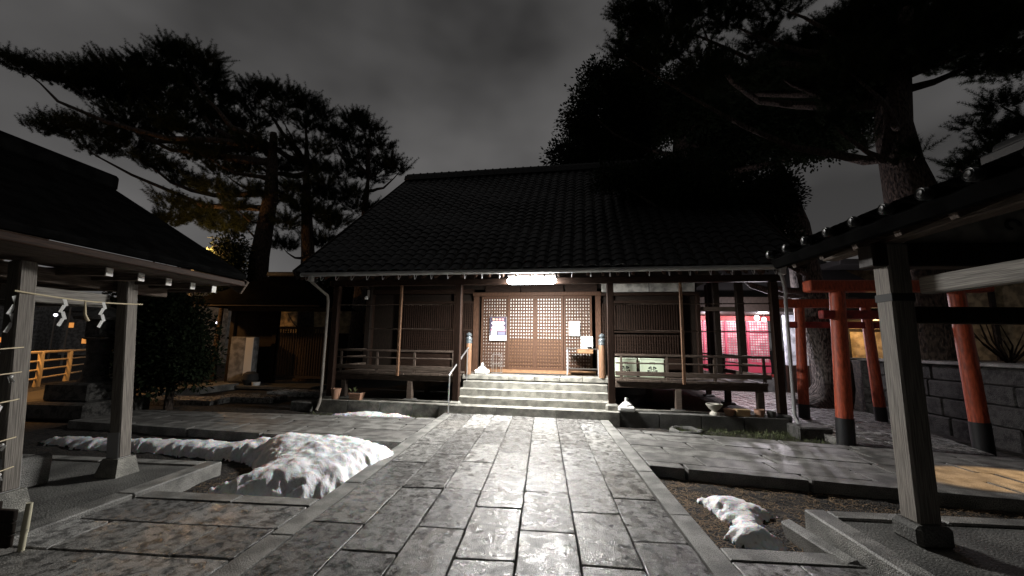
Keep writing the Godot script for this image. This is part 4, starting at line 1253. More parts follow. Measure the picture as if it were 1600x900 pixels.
func make_right_pavilion() -> void:
	var base := thing("pavilion_base", "raised concrete floor with grey stone kerbs under the tiled pavilion", "floor")
	bx(base, "floor_slab", Vector3(2.6, -0.12, -3.99), Vector3(7.4, 0.1, 0.6), M.concrete, 0.01)
	for k in [[-4.17, -2.75], [-2.745, -1.2], [-1.195, 0.4]]:
		bx(base, "kerb_stone", Vector3(2.41, -0.16, k[0]), Vector3(2.595, 0.125, k[1]), M.kerb, 0.014)
	for k in [[2.6, 3.5], [3.505, 4.9], [4.905, 7.4]]:
		bx(base, "kerb_stone", Vector3(k[0], -0.16, -4.17), Vector3(k[1], 0.12, -4.0), M.kerb, 0.014)
	var lo := mi(base, "loose_kerb", cbox(Vector3(0.1, 0.2, 0.75), 0.015), M.kerb, Vector3(2.31, -0.08, -3.82), Vector3(0, 0.1, 0.25))
	lo.set_meta("label", "loose stone leaning against the kerb")
	var t := thing("tiled_pavilion", "open pavilion with weathered timber posts, pale gable plaster and dark tiled roof", "pavilion")
	var sst := begin()
	add_cbox(sst, Transform3D.IDENTITY, Vector3(0.27, 0.16, 0.27), 0.03)
	var stone := sst.commit()
	for p in [[3.0, -3.66], [6.6, -3.66], [3.0, -0.6], [6.6, -0.6]]:
		mi(t, "base_stone", stone, M.concrete, Vector3(p[0], 0.175, p[1]))
		bx(t, "post", Vector3(p[0] - 0.088, 0.25, p[1] - 0.088), Vector3(p[0] + 0.088, 2.5, p[1] + 0.088), M.wood_grey_v, 0.015)
		bx(t, "iron_band", Vector3(p[0] - 0.092, 2.0, p[1] - 0.092), Vector3(p[0] + 0.092, 2.07, p[1] + 0.092), M.rubber, 0.006)
	bx(t, "beam", Vector3(3.06, 2.05, -3.5), Vector3(3.18, 2.19, 0.4), M.wood_grey_z, 0.012)
	bx(t, "beam", Vector3(6.5, 2.05, -3.5), Vector3(6.62, 2.19, 0.4), M.wood_old_z, 0.012)
	bx(t, "tie_beam", Vector3(2.8, 2.3, -3.75), Vector3(6.9, 2.5, -3.58), M.wood_black_v, 0.012)
	bx(t, "tie_beam", Vector3(3.12, 1.82, -3.72), Vector3(6.9, 1.96, -3.6), M.wood_black_v, 0.012)
	bx(t, "wall_plate", Vector3(2.9, 2.5, -4.35), Vector3(3.05, 2.64, 0.8), M.wood_old_z, 0.01)
	bx(t, "wall_plate", Vector3(6.55, 2.5, -4.35), Vector3(6.7, 2.64, 0.8), M.wood_old_z, 0.01)
	# plaster gable with its king post and curled bracket
	var g := begin()
	var A := [Vector3(3.1, 2.505, 0), Vector3(6.5, 2.505, 0), Vector3(4.8, 3.3, 0)]
	for z in [-0.02, 0.02]:
		tri(g, A[0] + Vector3(0, 0, z), A[1] + Vector3(0, 0, z), A[2] + Vector3(0, 0, z), Vector3(0, 0, z))
	for k in 3:
		quad(g, A[k] + Vector3(0, 0, -0.02), A[(k + 1) % 3] + Vector3(0, 0, -0.02), A[(k + 1) % 3] + Vector3(0, 0, 0.02), A[k] + Vector3(0, 0, 0.02), Vector3.UP if k else Vector3.DOWN)
	mi(t, "gable_plaster", g.commit(), M.plaster, Vector3(0, 0, -3.67))
	bx(t, "king_post", Vector3(4.22, 2.505, -3.72), Vector3(4.38, 3.02, -3.61), M.wood_black_v, 0.01)
	var cp := []
	for k in 12:
		var an := k * 0.42
		cp.append(Vector3(3.98 + cos(an) * (0.07 - 0.004 * k), 2.66 + sin(an) * (0.06 - 0.003 * k), -3.635))
	mi(t, "curled_bracket", tube(cp, [0.012, 0.012, 0.012, 0.012, 0.012, 0.012, 0.012, 0.012, 0.012, 0.012, 0.012, 0.012], 6), M.ink)
	# roof
	var ridge := Vector3(4.8, 3.55, -1.8)
	var tm := tile_mesh()
	for sg in [-1.0, 1.0]:
		var low := Vector3(4.8 + sg * 2.35, 2.56, -1.8)
		var d := low - ridge
		var an := atan2(0.99, 2.35)
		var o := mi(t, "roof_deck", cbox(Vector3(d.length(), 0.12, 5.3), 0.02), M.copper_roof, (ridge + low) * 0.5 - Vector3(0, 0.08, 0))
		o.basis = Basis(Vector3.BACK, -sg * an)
		for k in 13:
			bar(t, "rafter", Vector3(4.8, 3.4, -4.2 + 0.4 * k), Vector3(4.8 + sg * 2.28, 2.44, -4.2 + 0.4 * k), 0.06, 0.08, M.wood_old_x)
		if sg < 0:
			var dn := d.normalized()
			var nn := Vector3(dn.y, -dn.x, 0)
			if nn.y < 0: nn = -nn
			var bs := Basis(dn.cross(nn).normalized() * -1.0, nn, dn)
			for r in 9:
				for c in 18:
					var tl := mi(t, "roof_tile", tm, M.copper_roof)
					tl.transform = Transform3D(bs * Basis(Vector3.UP, rng.randf_range(-0.03, 0.03)), ridge.lerp(low, (r + 0.5) / 9.0) + Vector3(0, 0.02, -2.5 + 0.292 * c))
			for c in 18:
				mi(t, "eave_tile", lathe([Vector2(0, 0.016), Vector2(0.02, 0.02), Vector2(0.028, 0.012), Vector2(0.036, 0.018), Vector2(0.042, 0.0), Vector2(0.038, -0.05)], 12), M.old_tile, low + Vector3(-0.06, 0.02, -2.58 + 0.292 * c), Vector3(0, 0, 1.45))
	for k in 16:
		mi(t, "ridge_cap", tube([Vector3(0, 0, -0.17), Vector3(0, 0, 0.13), Vector3(0, 0.015, 0.135), Vector3(0, 0.015, 0.17)], [0.09, 0.09, 0.105, 0.105], 10), M.old_tile, Vector3(4.8, 3.68, -4.2 + 0.33 * k))
	bx(t, "ridge_course", Vector3(4.65, 3.52, -4.45), Vector3(4.95, 3.66, 0.85), M.old_tile, 0.02)

# ---------------------------------------------------------------- torii, stone walls and what stands behind them
func torii(label: String, l: Vector3, r: Vector3, h: float, rad: float, sock: float, m: Material) -> void:
	var t := thing("torii_gate", label, "torii", (l + r) * 0.5)
	var c := (l + r) * 0.5
	var dirv := (r - l).normalized()
	for p in [l, r]:
		var q: Vector3 = p - c
		var lean: Vector3 = -q.normalized() * h * 0.035
		mi(t, "pillar", tube([q + Vector3.UP * (sock - 0.01) + lean * (sock / h), q + Vector3.UP * h + lean], [rad, rad * 0.93], 24), m)
		mi(t, "black_sleeve", tube([q - Vector3.UP * 0.15, q + Vector3.UP * sock + lean * (sock / h)], [rad * 1.06, rad * 1.06], 24), M.black_paint)
	var w := l.distance_to(r)
	bar(t, "top_lintel", -dirv * (w * 0.5 + 0.42) + Vector3.UP * (h + 0.09), dirv * (w * 0.5 + 0.42) + Vector3.UP * (h + 0.09), rad * 1.9, 0.2, m, 0.02)
	bar(t, "tie_bar", -dirv * (w * 0.5 + 0.22) + Vector3.UP * (h - 0.42), dirv * (w * 0.5 + 0.22) + Vector3.UP * (h - 0.42), rad * 1.1, 0.15, M.vermilion_dark, 0.015)

func make_right_side() -> void:
	torii("vermilion torii gate with black sleeves at the edge of the side path", Vector3(5.16, -0.1, -7.58), Vector3(7.3, -0.1, -7.55), 2.72, 0.125, 0.52, M.vermilion)
	torii("smaller vermilion torii gate behind the first, beside the bare trunk", Vector3(6.05, -0.05, -10.15), Vector3(7.62, -0.05, -10.0), 2.62, 0.11, 0.36, M.vermilion)
	# retaining wall of squared stones along the way
	var w := thing("stone_wall", "dark retaining wall of large squared stones topped by a ledge", "wall")
	var y := -0.19
	var z1 := -3.4
	for row in 4:
		var hh: float = [0.42, 0.38, 0.36, 0.33][row]
		var z := -11.4
		while z < z1:
			var l := rng.randf_range(0.55, 1.0)
			var e := minf(z + l, z1)
			if e - z > 0.12:
				bx(w, "stone", Vector3(8.3 + rng.randf_range(-0.02, 0.02), y + 0.006, z + 0.008), Vector3(8.95, y + hh - 0.006, e - 0.008), M.wall_stone, 0.025)
			z = e
		y += hh
	for k in 6:
		bx(w, "ledge_stone", Vector3(8.22, 1.305, -11.4 + 1.34 * k + 0.003), Vector3(9.0, 1.37, -11.4 + 1.34 * (k + 1) - 0.003), M.kerb, 0.012)
	var terrace := mi(self, "terrace", cbox(Vector3(8.0, 1.45, 12.0), 0.02), M.soil, Vector3(12.99, 0.55, -8.6))
	tag(terrace, "", "", "", "structure")
	# stone balustrade
	var f := thing("stone_balustrade", "pale grey stone balustrade on a low wall behind the torii", "balustrade")
	bx(f, "plinth", Vector3(8.9, -0.19, -13.25), Vector3(12.4, 0.42, -12.9), M.rough_stone, 0.02)
	bx(f, "bottom_rail", Vector3(8.9, 0.425, -13.2), Vector3(12.4, 0.6, -12.95), M.kerb, 0.012)
	bx(f, "top_rail", Vector3(8.9, 1.16, -13.18), Vector3(12.4, 1.33, -12.97), M.kerb, 0.015)
	for k in 13:
		bx(f, "baluster", Vector3(8.98 + 0.27 * k, 0.602, -13.15), Vector3(9.12 + 0.27 * k, 1.158, -13.0), M.kerb, 0.012)
	# rear hall with red lattice, lit by its own lamps
	var h := thing("red_lattice_hall", "lit rear hall with crimson lattice front and white wall", "shrine", Vector3(7.4, 0, -17.0), -0.04)
	bx(h, "back_panel", Vector3(-2.6, 0.55, -0.12), Vector3(1.62, 2.7, -0.06), M.plaster, 0.01)
	for k in 5:
		var x0 := -2.55 + 0.84 * k
		bx(h, "stile", Vector3(x0 - 0.035, 0.6, -0.05), Vector3(x0 + 0.035, 2.65, 0.03), M.shrine_red, 0.006)
		if k < 5:
			for i in 8:
				mi(h, "lattice_bar", cbox(Vector3(0.022, 1.6, 0.014), 0.003), M.shrine_red, Vector3(x0 + 0.035 + 0.77 * (i + 0.5) / 8.0, 1.83, -0.02))
			for j in 16:
				mi(h, "lattice_rail", cbox(Vector3(0.77, 0.028, 0.012), 0.003), M.shrine_red, Vector3(x0 + 0.42, 1.08 + 1.5 * j / 15.0, -0.022))
			bx(h, "dado", Vector3(x0 + 0.036, 0.6, -0.05), Vector3(x0 + 0.804, 1.02, 0.0), M.shrine_red, 0.006)
	bx(h, "sill", Vector3(-2.7, 0.45, -0.15), Vector3(1.7, 0.55, 0.2), M.vermilion_dark, 0.01)
	bx(h, "lintel", Vector3(-2.7, 2.66, -0.15), Vector3(1.7, 2.85, 0.1), M.vermilion_dark, 0.01)
	bx(h, "floor_block", Vector3(-2.8, -0.1, -3.0), Vector3(1.75, 0.44, 0.45), M.concrete, 0.02)
	bx(h, "white_wall", Vector3(1.78, 0.95, 0.7), Vector3(3.3, 2.855, 0.8), M.plaster_blue, 0.01)
	bx(h, "wall_boards", Vector3(1.78, -0.1, 0.7), Vector3(3.3, 0.945, 0.82), M.wood_v, 0.01)
	bx(h, "eave_beam", Vector3(-3.2, 2.86, -0.2), Vector3(3.6, 3.4, 2.1), M.wood_black_v, 0.02)
	var rs := begin()
	var e0 := Vector3(-4.2, 3.35, 1.9)
	var e1 := Vector3(5.3, 3.35, 1.9)
	var e2 := Vector3(5.3, 3.35, -5.0)
	var e3 := Vector3(-4.2, 3.35, -5.0)
	var r0 := Vector3(-2.0, 7.0, -1.6)
	var r1 := Vector3(2.0, 7.0, -1.6)
	quad(rs, e0, e1, r1, r0, Vector3(0, 1, 1))
	quad(rs, e2, e3, r0, r1, Vector3(0, 1, -1))
	tri(rs, e1, e2, r1, Vector3(1, 1, 0))
	tri(rs, e3, e0, r0, Vector3(-1, 1, 0))
	quad(rs, e0, e1, e2, e3, Vector3.DOWN)
	mi(h, "roof", rs.commit(), M.tile_under)
	for q in [[-1.0, 1.2, 4.5], [0.9, 1.2, 4.5], [-0.4, 3.5, 8.0]]:
		var lm := thing("hanging_lamp", "bright lamp hung out over the paving before the red lattice" if q[1] > 3.0 else "small bright lamp under the eave of the rear red-latticed hall", "lamp", h.transform * Vector3(q[0], 2.7 if q[1] < 3.0 else 2.6, q[1]), 0.0, "lamps of the rear hall")
		mi(lm, "lamp_bulb", lathe([Vector2(0, -0.14), Vector2(0.06, -0.12), Vector2(0.08, -0.05), Vector2(0.05, 0.02), Vector2(0, 0.03)], 12), M.lamp_cool)
		rod(lm, "cord", Vector3(0, 0.03, 0), Vector3(0, 0.14, 0), 0.006, M.dark_metal, 6)
		omni(lm, "bulb_light", Vector3(0, -0.05, 0), Color(1.0, 0.96, 1.0), q[2], 0.05)
	# gnarled bare trunk beside the way
	# lit house behind the terrace
	var b := thing("plaster_house", "warm-lit beige house wall with deep eaves behind the terrace", "house", Vector3(0, 0, 0))
	bx(b, "wall", Vector3(11.2, 1.25, -16.4), Vector3(24.0, 4.6, -16.2), M.plaster_cream, 0.01)
	bx(b, "plinth", Vector3(11.2, -0.19, -16.5), Vector3(24.0, 1.24, -16.1), M.rough_stone, 0.01)
	bx(b, "eave", Vector3(10.6, 4.6, -18.0), Vector3(24.5, 4.8, -15.0), M.tile_under, 0.02)
	for x in [11.4, 13.3, 14.2, 16.6, 19.0]:
		bx(b, "timber_post", Vector3(x - 0.09, 1.25, -16.195), Vector3(x + 0.09, 4.58, -16.1), M.wood_black_v, 0.01)
	for yy in [2.25, 3.0, 3.75]:
		bx(b, "timber_rail", Vector3(11.2, yy, -16.197), Vector3(14.2, yy + 0.1, -16.12), M.wood_black_v, 0.01)
	bx(b, "porch_roof", Vector3(10.4, 2.6, -16.1), Vector3(13.2, 2.7, -14.6), M.wood_black_v, 0.02)
	var pl := thing("porch_lamp", "warm lamp glowing under the porch of the beige house", "lamp", Vector3(11.75, 2.5, -15.2))
	mi(pl, "lamp_tube", tube([Vector3(-0.3, 0, 0), Vector3(0.3, 0, 0)], [0.05, 0.05], 10), M.lamp_warm)
	omni(pl, "porch_light", Vector3(0, -0.1, 0), Color(1.0, 0.82, 0.58), 1.6, 0.05)
	# bare shrubs on the terrace
	for q in [[14.0, -11.5, "spreading leafless shrub on the terrace behind the stone wall ledge"], [11.3, -10.8, "leafless shrub on the terrace close to the thick-trunked pine"], [16.6, -13.2, "leafless shrub on the terrace at the foot of the pale pole"]]:
		var s := thing("bare_shrub", q[2], "shrub", Vector3(q[0], 1.27, q[1]), 0.0, "bare shrubs on the terrace")
		for k in 16:
			var a := rng.randf() * TAU
			var d := Vector3(cos(a), rng.randf_range(0.8, 1.8), sin(a)).normalized()
			var l := rng.randf_range(0.7, 1.5)
			mi(s, "twig", tube([Vector3.ZERO, d * l * 0.5 + Vector3(rng.randf_range(-0.1, 0.1), 0, 0), d * l + Vector3(rng.randf_range(-0.2, 0.2), 0.1, 0)], [0.03, 0.018, 0.006], 6), M.bark)
	# utility pole and its lamp beside the terrace, outside the picture, throwing warm light across the paving
	var up := thing("utility_pole", "pale concrete pole lit warm at the end of the terrace", "pole", Vector3(16.2, 1.2, -13.6))
	mi(up, "shaft", tube([Vector3(0, 0, 0), Vector3(0, 9, 0)], [0.17, 0.12], 16), M.plaster)
	mi(up, "band", tube([Vector3(0, 1.0, 0), Vector3(0, 1.06, 0)], [0.18, 0.18], 16), M.galvanised)
	flood_lamp(Vector3(12.6, 1.27, -6.6), 3.6, Vector3(5.95, 0, -5.85))

func street_lamp(at: Vector3, h: float, label: String, e: float, arm: Vector3, cone := 0.0) -> void:
	var t := thing("street_lamp", label, "street lamp", at)
	mi(t, "pole", tube([Vector3.ZERO, Vector3(0, h, 0), Vector3(0, h, 0) + arm * 0.5 + Vector3(0, 0.15, 0), Vector3(0, h, 0) + arm], [0.07, 0.05, 0.035, 0.03], 10), M.galvanised)
	if cone > 0.0: mi(t, "hood", lathe([Vector2(0, 0.12), Vector2(0.06, 0.12), Vector2(0.2, 0.02), Vector2(0.2, 0.0), Vector2(0, 0.03)], 16), M.galvanised, Vector3(0, h, 0) + arm)
	mi(t, "lamp_bulb", lathe([Vector2(0, -0.12), Vector2(0.06, -0.1), Vector2(0.09, -0.04), Vector2(0.06, 0.0), Vector2(0, 0.0)], 12), M.lamp_warm, Vector3(0, h - 0.01, 0) + arm)
	if cone > 0.0:
		var l := SpotLight3D.new()
		l.name = "bulb_light"
		t.add_child(l)
		l.position = Vector3(0, h - 0.16, 0) + arm
		l.rotation.x = -PI / 2.0
		l.light_color = Color(1.0, 0.7, 0.36)
		l.light_energy = e
		l.light_size = 0.05
		l.spot_angle = cone
		l.spot_angle_attenuation = 0.35
		l.spot_range = 60.0
		l.spot_attenuation = 2.0
		l.shadow_enabled = true
	else:
		omni(t, "bulb_light", Vector3(0, h - 0.06, 0) + arm, Color(1.0, 0.74, 0.45), e, 0.05)

func flood_lamp(at: Vector3, h: float, aim: Vector3) -> void:
	var t := thing("flood_lamp", "small warm floodlight on a post on the terrace, turned to the side path", "floodlight", at)
	mi(t, "pole", tube([Vector3.ZERO, Vector3(0, h, 0)], [0.06, 0.045], 10), M.galvanised)
	var d := (aim - at - Vector3(0, h, 0)).normalized()
	var hd := mi(t, "hood", cbox(Vector3(0.3, 0.22, 0.2), 0.02), M.galvanised, Vector3(0, h + 0.12, 0))
	hd.basis = Basis.looking_at(d, Vector3.UP)
	var fc := mi(t, "lamp_glass", cbox(Vector3(0.26, 0.18, 0.012), 0.004), M.lamp_warm, Vector3(0, h + 0.12, 0) + d * 0.108)
	fc.basis = hd.basis
	var l := SpotLight3D.new()
	l.name = "flood_light"
	t.add_child(l)
	l.position = Vector3(0, h + 0.12, 0) + d * 0.14
	l.basis = hd.basis
	l.light_color = Color(1.0, 0.8, 0.55)
	l.light_energy = 200.0
	l.light_size = 0.05
	l.spot_angle = 3.9
	l.spot_angle_attenuation = 0.3
	l.spot_range = 60.0
	l.spot_attenuation = 2.0
	l.shadow_enabled = true

# ---------------------------------------------------------------- trees
func tuft(n: int, l: float, w: float, seed_: int) -> ArrayMesh:
	var r := RandomNumberGenerator.new()
	r.seed = seed_
	var st := begin()
	for k in n:
		var a := r.randf() * TAU
		var e := r.randf_range(-0.15, 1.0)
		var d := Vector3(cos(a) * cos(e), sin(e), sin(a) * cos(e)).normalized()
		var s := d.cross(Vector3(r.randf() - 0.5, r.randf() - 0.5, r.randf() - 0.5)).normalized() * w
		var ln := l * r.randf_range(0.6, 1.1)
		var o := Vector3(0, r.randf_range(-0.3, 0.25) * l, 0)
		tri(st, o - s, o + s, o + d * ln, s.cross(d))
	return st.commit()

func leaf_sprig(n: int, l: float, spread: float, seed_: int) -> ArrayMesh:
	var r := RandomNumberGenerator.new()
	r.seed = seed_
	var st := begin()
	for k in n:
		var o := Vector3(r.randf() - 0.5, r.randf() - 0.5, r.randf() - 0.5) * spread
		var d := (o * 2.0 / spread + Vector3(r.randf() - 0.5, r.randf() - 0.3, r.randf() - 0.5)).normalized() * l * r.randf_range(0.6, 1.1)
		var s := d.cross(Vector3(r.randf() - 0.5, r.randf() + 0.4, r.randf() - 0.5)).normalized() * l * 0.24
		quad(st, o, o + d * 0.5 + s, o + d, o + d * 0.5 - s, s.cross(d))
	return st.commit()

# clumps: [x, y, z, half width, half height]
func crown(parent: Node3D, clumps: Array, mesh: Mesh, m: Material, density: float, smin: float, smax: float, depth := 1.0) -> void:
	var xf := []
	for c in clumps:
		var n := int(density * c[3] * c[4]) + 6
		for i in n:
			var v := Vector3(rng.randfn(), rng.randfn(), rng.randfn()).normalized() * pow(rng.randf(), 0.42)
			var p := Vector3(c[0] + v.x * c[3], c[1] + v.y * c[4], c[2] + v.z * c[3] * depth) - parent.position
			var up := (Vector3(v.x, 0.7 + absf(v.y) * 0.6, v.z) + Vector3(rng.randfn(), rng.randfn(), rng.randfn()) * 0.25).normalized()
			var b := Basis(Quaternion(Vector3.UP, up)) * Basis(Vector3.UP, rng.randf() * TAU)
			xf.append(Transform3D(b.scaled(Vector3.ONE * rng.randf_range(smin, smax)), p))
	var mm := MultiMesh.new()
	mm.transform_format = MultiMesh.TRANSFORM_3D
	mm.mesh = mesh
	mm.instance_count = xf.size()
	for i in xf.size():
		mm.set_instance_transform(i, xf[i])
	var o := MultiMeshInstance3D.new()
	o.name = "crown"
	o.multimesh = mm
	o.material_override = m
	parent.add_child(o)
	o.set_meta("kind", "stuff")

# pine boughs: sprays of shoots that reach out and up, each set with needle tufts
func pine_crown(parent: Node3D, clumps: Array, mesh: Mesh, m: Material, density: float, size: float) -> void:
	var xf := []
	for c in clumps:
		var n := int(density * c[3] * c[4]) + 5
		for i in n:
			var v := Vector3(rng.randfn(), rng.randfn() * 0.8, rng.randfn()).normalized() * pow(rng.randf(), 0.45)
			var p := Vector3(c[0] + v.x * c[3] * 0.95, c[1] + v.y * c[4] * 0.8, c[2] + v.z * c[3] * 0.95) - parent.position
			var d := (Vector3(v.x, 0.0, v.z) * 0.9 + Vector3(rng.randfn() * 0.35, rng.randf_range(0.25, 1.1), rng.randfn() * 0.35)).normalized()
			var l := rng.randf_range(0.3, 0.75) * size * (1.5 if rng.randf() < 0.12 else 1.0)
			var k := int(l / (0.11 * size)) + 1
			for j in k:
				var u := float(j) / k
				var b := Basis(Quaternion(Vector3.UP, (d + Vector3(0, 0.25, 0)).normalized())) * Basis(Vector3.UP, rng.randf() * TAU)
				xf.append(Transform3D(b.scaled(Vector3.ONE * size * lerpf(1.05, 0.6, u) * rng.randf_range(0.85, 1.15)), p + d * l * u))
	var mm := MultiMesh.new()
	mm.transform_format = MultiMesh.TRANSFORM_3D
	mm.mesh = mesh
	mm.instance_count = xf.size()
	for i in xf.size():
		mm.set_instance_transform(i, xf[i])
	var o := MultiMeshInstance3D.new()
	o.name = "crown"
	o.multimesh = mm
	o.material_override = m
	parent.add_child(o)
	o.set_meta("kind", "stuff")

func limb(parent: Node3D, a: Vector3, b: Vector3, r0: float, r1: float, m: Material, sag := 0.12) -> void:
	var pts := []
	var rad := []
	var l := a.distance_to(b)
	var off := Vector3(rng.randf_range(-1, 1), -1.0, rng.randf_range(-1, 1)) * l * sag
	for k in 7:
		var u := k / 6.0
		pts.append(a.lerp(b, u) + off * sin(PI * u) + Vector3(rng.randf_range(-1, 1), rng.randf_range(-1, 1), rng.randf_range(-1, 1)) * l * 0.02 * sin(PI * u))
		rad.append(lerpf(r0, r1, u))
	mi(parent, "branch", tube(pts, rad, 7, false), m)

func tree(called: String, label: String, at: Vector3, trunk: Array, radii: Array, clumps: Array, mesh: Mesh, m: Material, density: float, smin: float, smax: float, bark: Material, every := 1, group := "") -> Node3D:
	var t := thing(called, label, "tree", at, 0.0, group)
	var tp := []
	for p in trunk: tp.append(p - at)
	mi(t, "trunk", tube(tp, radii, 14, true, 0.05), bark)
	for i in range(0, clumps.size(), every):
		var c: Array = clumps[i]
		var e := Vector3(c[0], c[1] - c[4] * 0.3, c[2]) - at
		# leave the trunk lower than the clump it carries
		var best: Vector3 = tp[1]
		var bd := 1e9
		for k in range(1, tp.size() - 1):
			for s in 4:
				var q: Vector3 = tp[k].lerp(tp[k + 1], s / 4.0)
				var hd := Vector2(e.x - q.x, e.z - q.z).length()
				var d := absf((e.y - q.y) - hd * 0.35)
				if d < bd:
					bd = d
					best = q
		limb(t, best, e, clampf(0.035 * best.distance_to(e) + 0.02, 0.03, 0.16), 0.015, bark)
	if called == "pine_tree":
		pine_crown(t, clumps, mesh, m, density, smin)
	else:
		crown(t, clumps, mesh, m, density, smin, smax)
	return t

const PINE_A := [[-27.1, 15.6, -16.7, 0.65, 0.34], [-25.7, 14.8, -16.4, 0.87, 0.47], [-24.2, 14.3, -16.3, 0.87, 0.47], [-22.6, 13.8, -15.9, 0.99, 0.59], [-22.3, 14.5, -16.4, 0.87, 0.67], [-20.6, 14.2, -16, 0.85, 0.66], [-22.1, 15.7, -18.1, 0.96, 0.82], [-19.7, 15.1, -17.1, 0.91, 0.84], [-17.8, 15.1, -15.9, 0.42, 0.72], [-17.7, 15.3, -16.6, 0.74, 0.75], [-15.9, 14.6, -16, 0.63, 0.53], [-17.3, 15.2, -17.9, 0.7, 0.59], [-22.6, 13.9, -17.1, 1.21, 0.6], [-21.5, 14, -17.6, 1.31, 0.72], [-18.9, 13.6, -16.9, 1.2, 0.83], [-17.2, 13.9, -16.8, 1.04, 0.76], [-16.7, 14.2, -18.2, 0.84, 0.63], [-26.2, 12.4, -17.7, 0.78, 0.33], [-24.7, 12.3, -17.5, 1.18, 0.43], [-20.9, 11.2, -16, 1.08, 0.46], [-19.8, 11.8, -16.4, 1.22, 0.57], [-19.8, 12.8, -17.8, 1.2, 0.66], [-16.5, 12.2, -16.3, 1.01, 0.57], [-16.5, 12.9, -17.9, 0.95, 0.62], [-19.8, 10.8, -16.7, 1.33, 0.38], [-23.2, 11.3, -17.9, 1.11, 0.33], [-20, 11.9, -18.2, 0.77, 0.3], [-15.2, 9.9, -16.1, 0.69, 0.3], [-19.1, 10.1, -17.7, 1.1, 0.29], [-17.4, 9.2, -17.7, 0.94, 0.4], [-14.3, 8.1, -15.8, 0.96, 0.33], [-16.6, 7.6, -16.1, 0.74, 0.36], [-18.2, 7.3, -17.5, 0.81, 0.4], [-13.4, 7.4, -15.9, 0.62, 0.33], [-15.5, 7.5, -16.9, 0.66, 0.31], [-13.3, 10.5, -16.6, 0.74, 0.41], [-15.8, 9.9, -17.7, 0.94, 0.44], [-12.8, 8, -15.9, 0.62, 0.33], [-16.4, 10.2, -16.5, 0.88, 0.41], [-16.6, 11.1, -15.9, 0.85, 0.46], [-18.1, 9.7, -16.1, 0.85, 0.3], [-16.1, 11.5, -17.5, 0.87, 0.43], [-14.3, 9.8, -17.3, 0.74, 0.39], [-15.5, 7, -17.8, 1.01, 0.48], [-17, 7.5, -17.9, 0.89, 0.37], [-14.8, 7.4, -18, 0.7, 0.37]]
const PINE_B := [[-15.4, 14.7, -18.5, 0.72, 0.46], [-13.9, 14.1, -17.8, 0.69, 0.47], [-16.1, 14.3, -19.2, 0.75, 0.39], [-12.7, 13.6, -17.6, 0.78, 0.47], [-12.2, 13.7, -18.4, 0.72, 0.49], [-11.4, 13.2, -18.5, 0.52, 0.45], [-12.7, 12.4, -17.2, 0.61, 0.39], [-15.3, 12.2, -18.1, 0.83, 0.52], [-15.9, 11.3, -18.4, 0.98, 0.42], [-11.9, 12.4, -18.1, 0.77, 0.41], [-10.8, 10.8, -17.5, 0.68, 0.4], [-12.7, 10.7, -19.1, 0.74, 0.43], [-12, 10.7, -16.9, 0.6, 0.35], [-15.4, 13.3, -19.1, 0.61, 0.35], [-10.3, 8.9, -17.4, 0.8, 0.32], [-11.2, 7.7, -17.2, 0.67, 0.46], [-11.3, 8.1, -19.2, 0.75, 0.43], [-11.8, 8.7, -17.3, 0.61, 0.32], [-13.6, 10.2, -18.3, 0.78, 0.41], [-12.7, 8.4, -17.8, 0.63, 0.37], [-11.9, 10.6, -19.2, 0.82, 0.39], [-11.9, 9.3, -19.1, 0.81, 0.39], [-11.2, 6.6, -18.8, 0.8, 0.46], [-11.7, 6.9, -16.9, 0.6, 0.38], [-13, 6.3, -18.7, 0.6, 0.42], [-9.8, 7, -17.4, 0.8, 0.39]]
const PINE_C := [[-10.8, 12.2, -18.5, 0.66, 0.42], [-9.8, 12.7, -18.4, 0.52, 0.49], [-10.1, 13.9, -19.9, 0.28, 0.41], [-9.5, 13.1, -19.9, 0.7, 0.49], [-10.4, 12.2, -19.4, 0.9, 0.48], [-8.5, 11.6, -18.8, 0.67, 0.39], [-10.3, 11.7, -20.4, 1.09, 0.42], [-7.9, 10.7, -18.9, 0.67, 0.35], [-7.3, 10.2, -18.8, 0.47, 0.23], [-10.3, 10.1, -18.6, 0.86, 0.34], [-9.5, 10.7, -20.6, 0.95, 0.3], [-9.5, 8.9, -18.4, 0.92, 0.3], [-8.8, 11.2, -20.5, 0.73, 0.34], [-11.3, 9.2, -19.9, 0.78, 0.37], [-9.5, 8.4, -19.2, 0.82, 0.32]]
const EVERGREEN := [[1, 10.2, -17.8, 0.58, 0.52], [1.8, 12.6, -19.5, 0.7, 0.8], [1.9, 12.8, -17.7, 0.52, 0.64], [2.7, 15, -18.9, 0.56, 0.62], [3.5, 14.4, -19.6, 0.96, 1.12], [2.6, 11.6, -19.6, 1.28, 1.28], [4.7, 15.4, -20, 1.15, 1.15], [4.7, 13, -20.3, 1.66, 1.66], [3.6, 10.8, -20.1, 1.98, 0.99], [6.1, 12.9, -18.4, 1.67, 1.51], [7.5, 12.9, -17.5, 1.44, 1.44], [9.1, 11.7, -20, 1.97, 1.97], [11, 13.9, -20.4, 1.84, 1.67], [10.8, 11.3, -17.5, 1.44, 1.3], [12.7, 11.5, -18.9, 1.24, 0.93], [13.4, 13.2, -19.3, 1.27, 1.27], [14.1, 12.4, -19.8, 1.3, 0.98], [13.9, 14, -18.7, 1.38, 1.08], [14.4, 14.1, -18, 1.18, 0.89], [12.5, 14.5, -19.1, 1.41, 1.26], [15.4, 12.9, -19.2, 0.57, 0.44]]
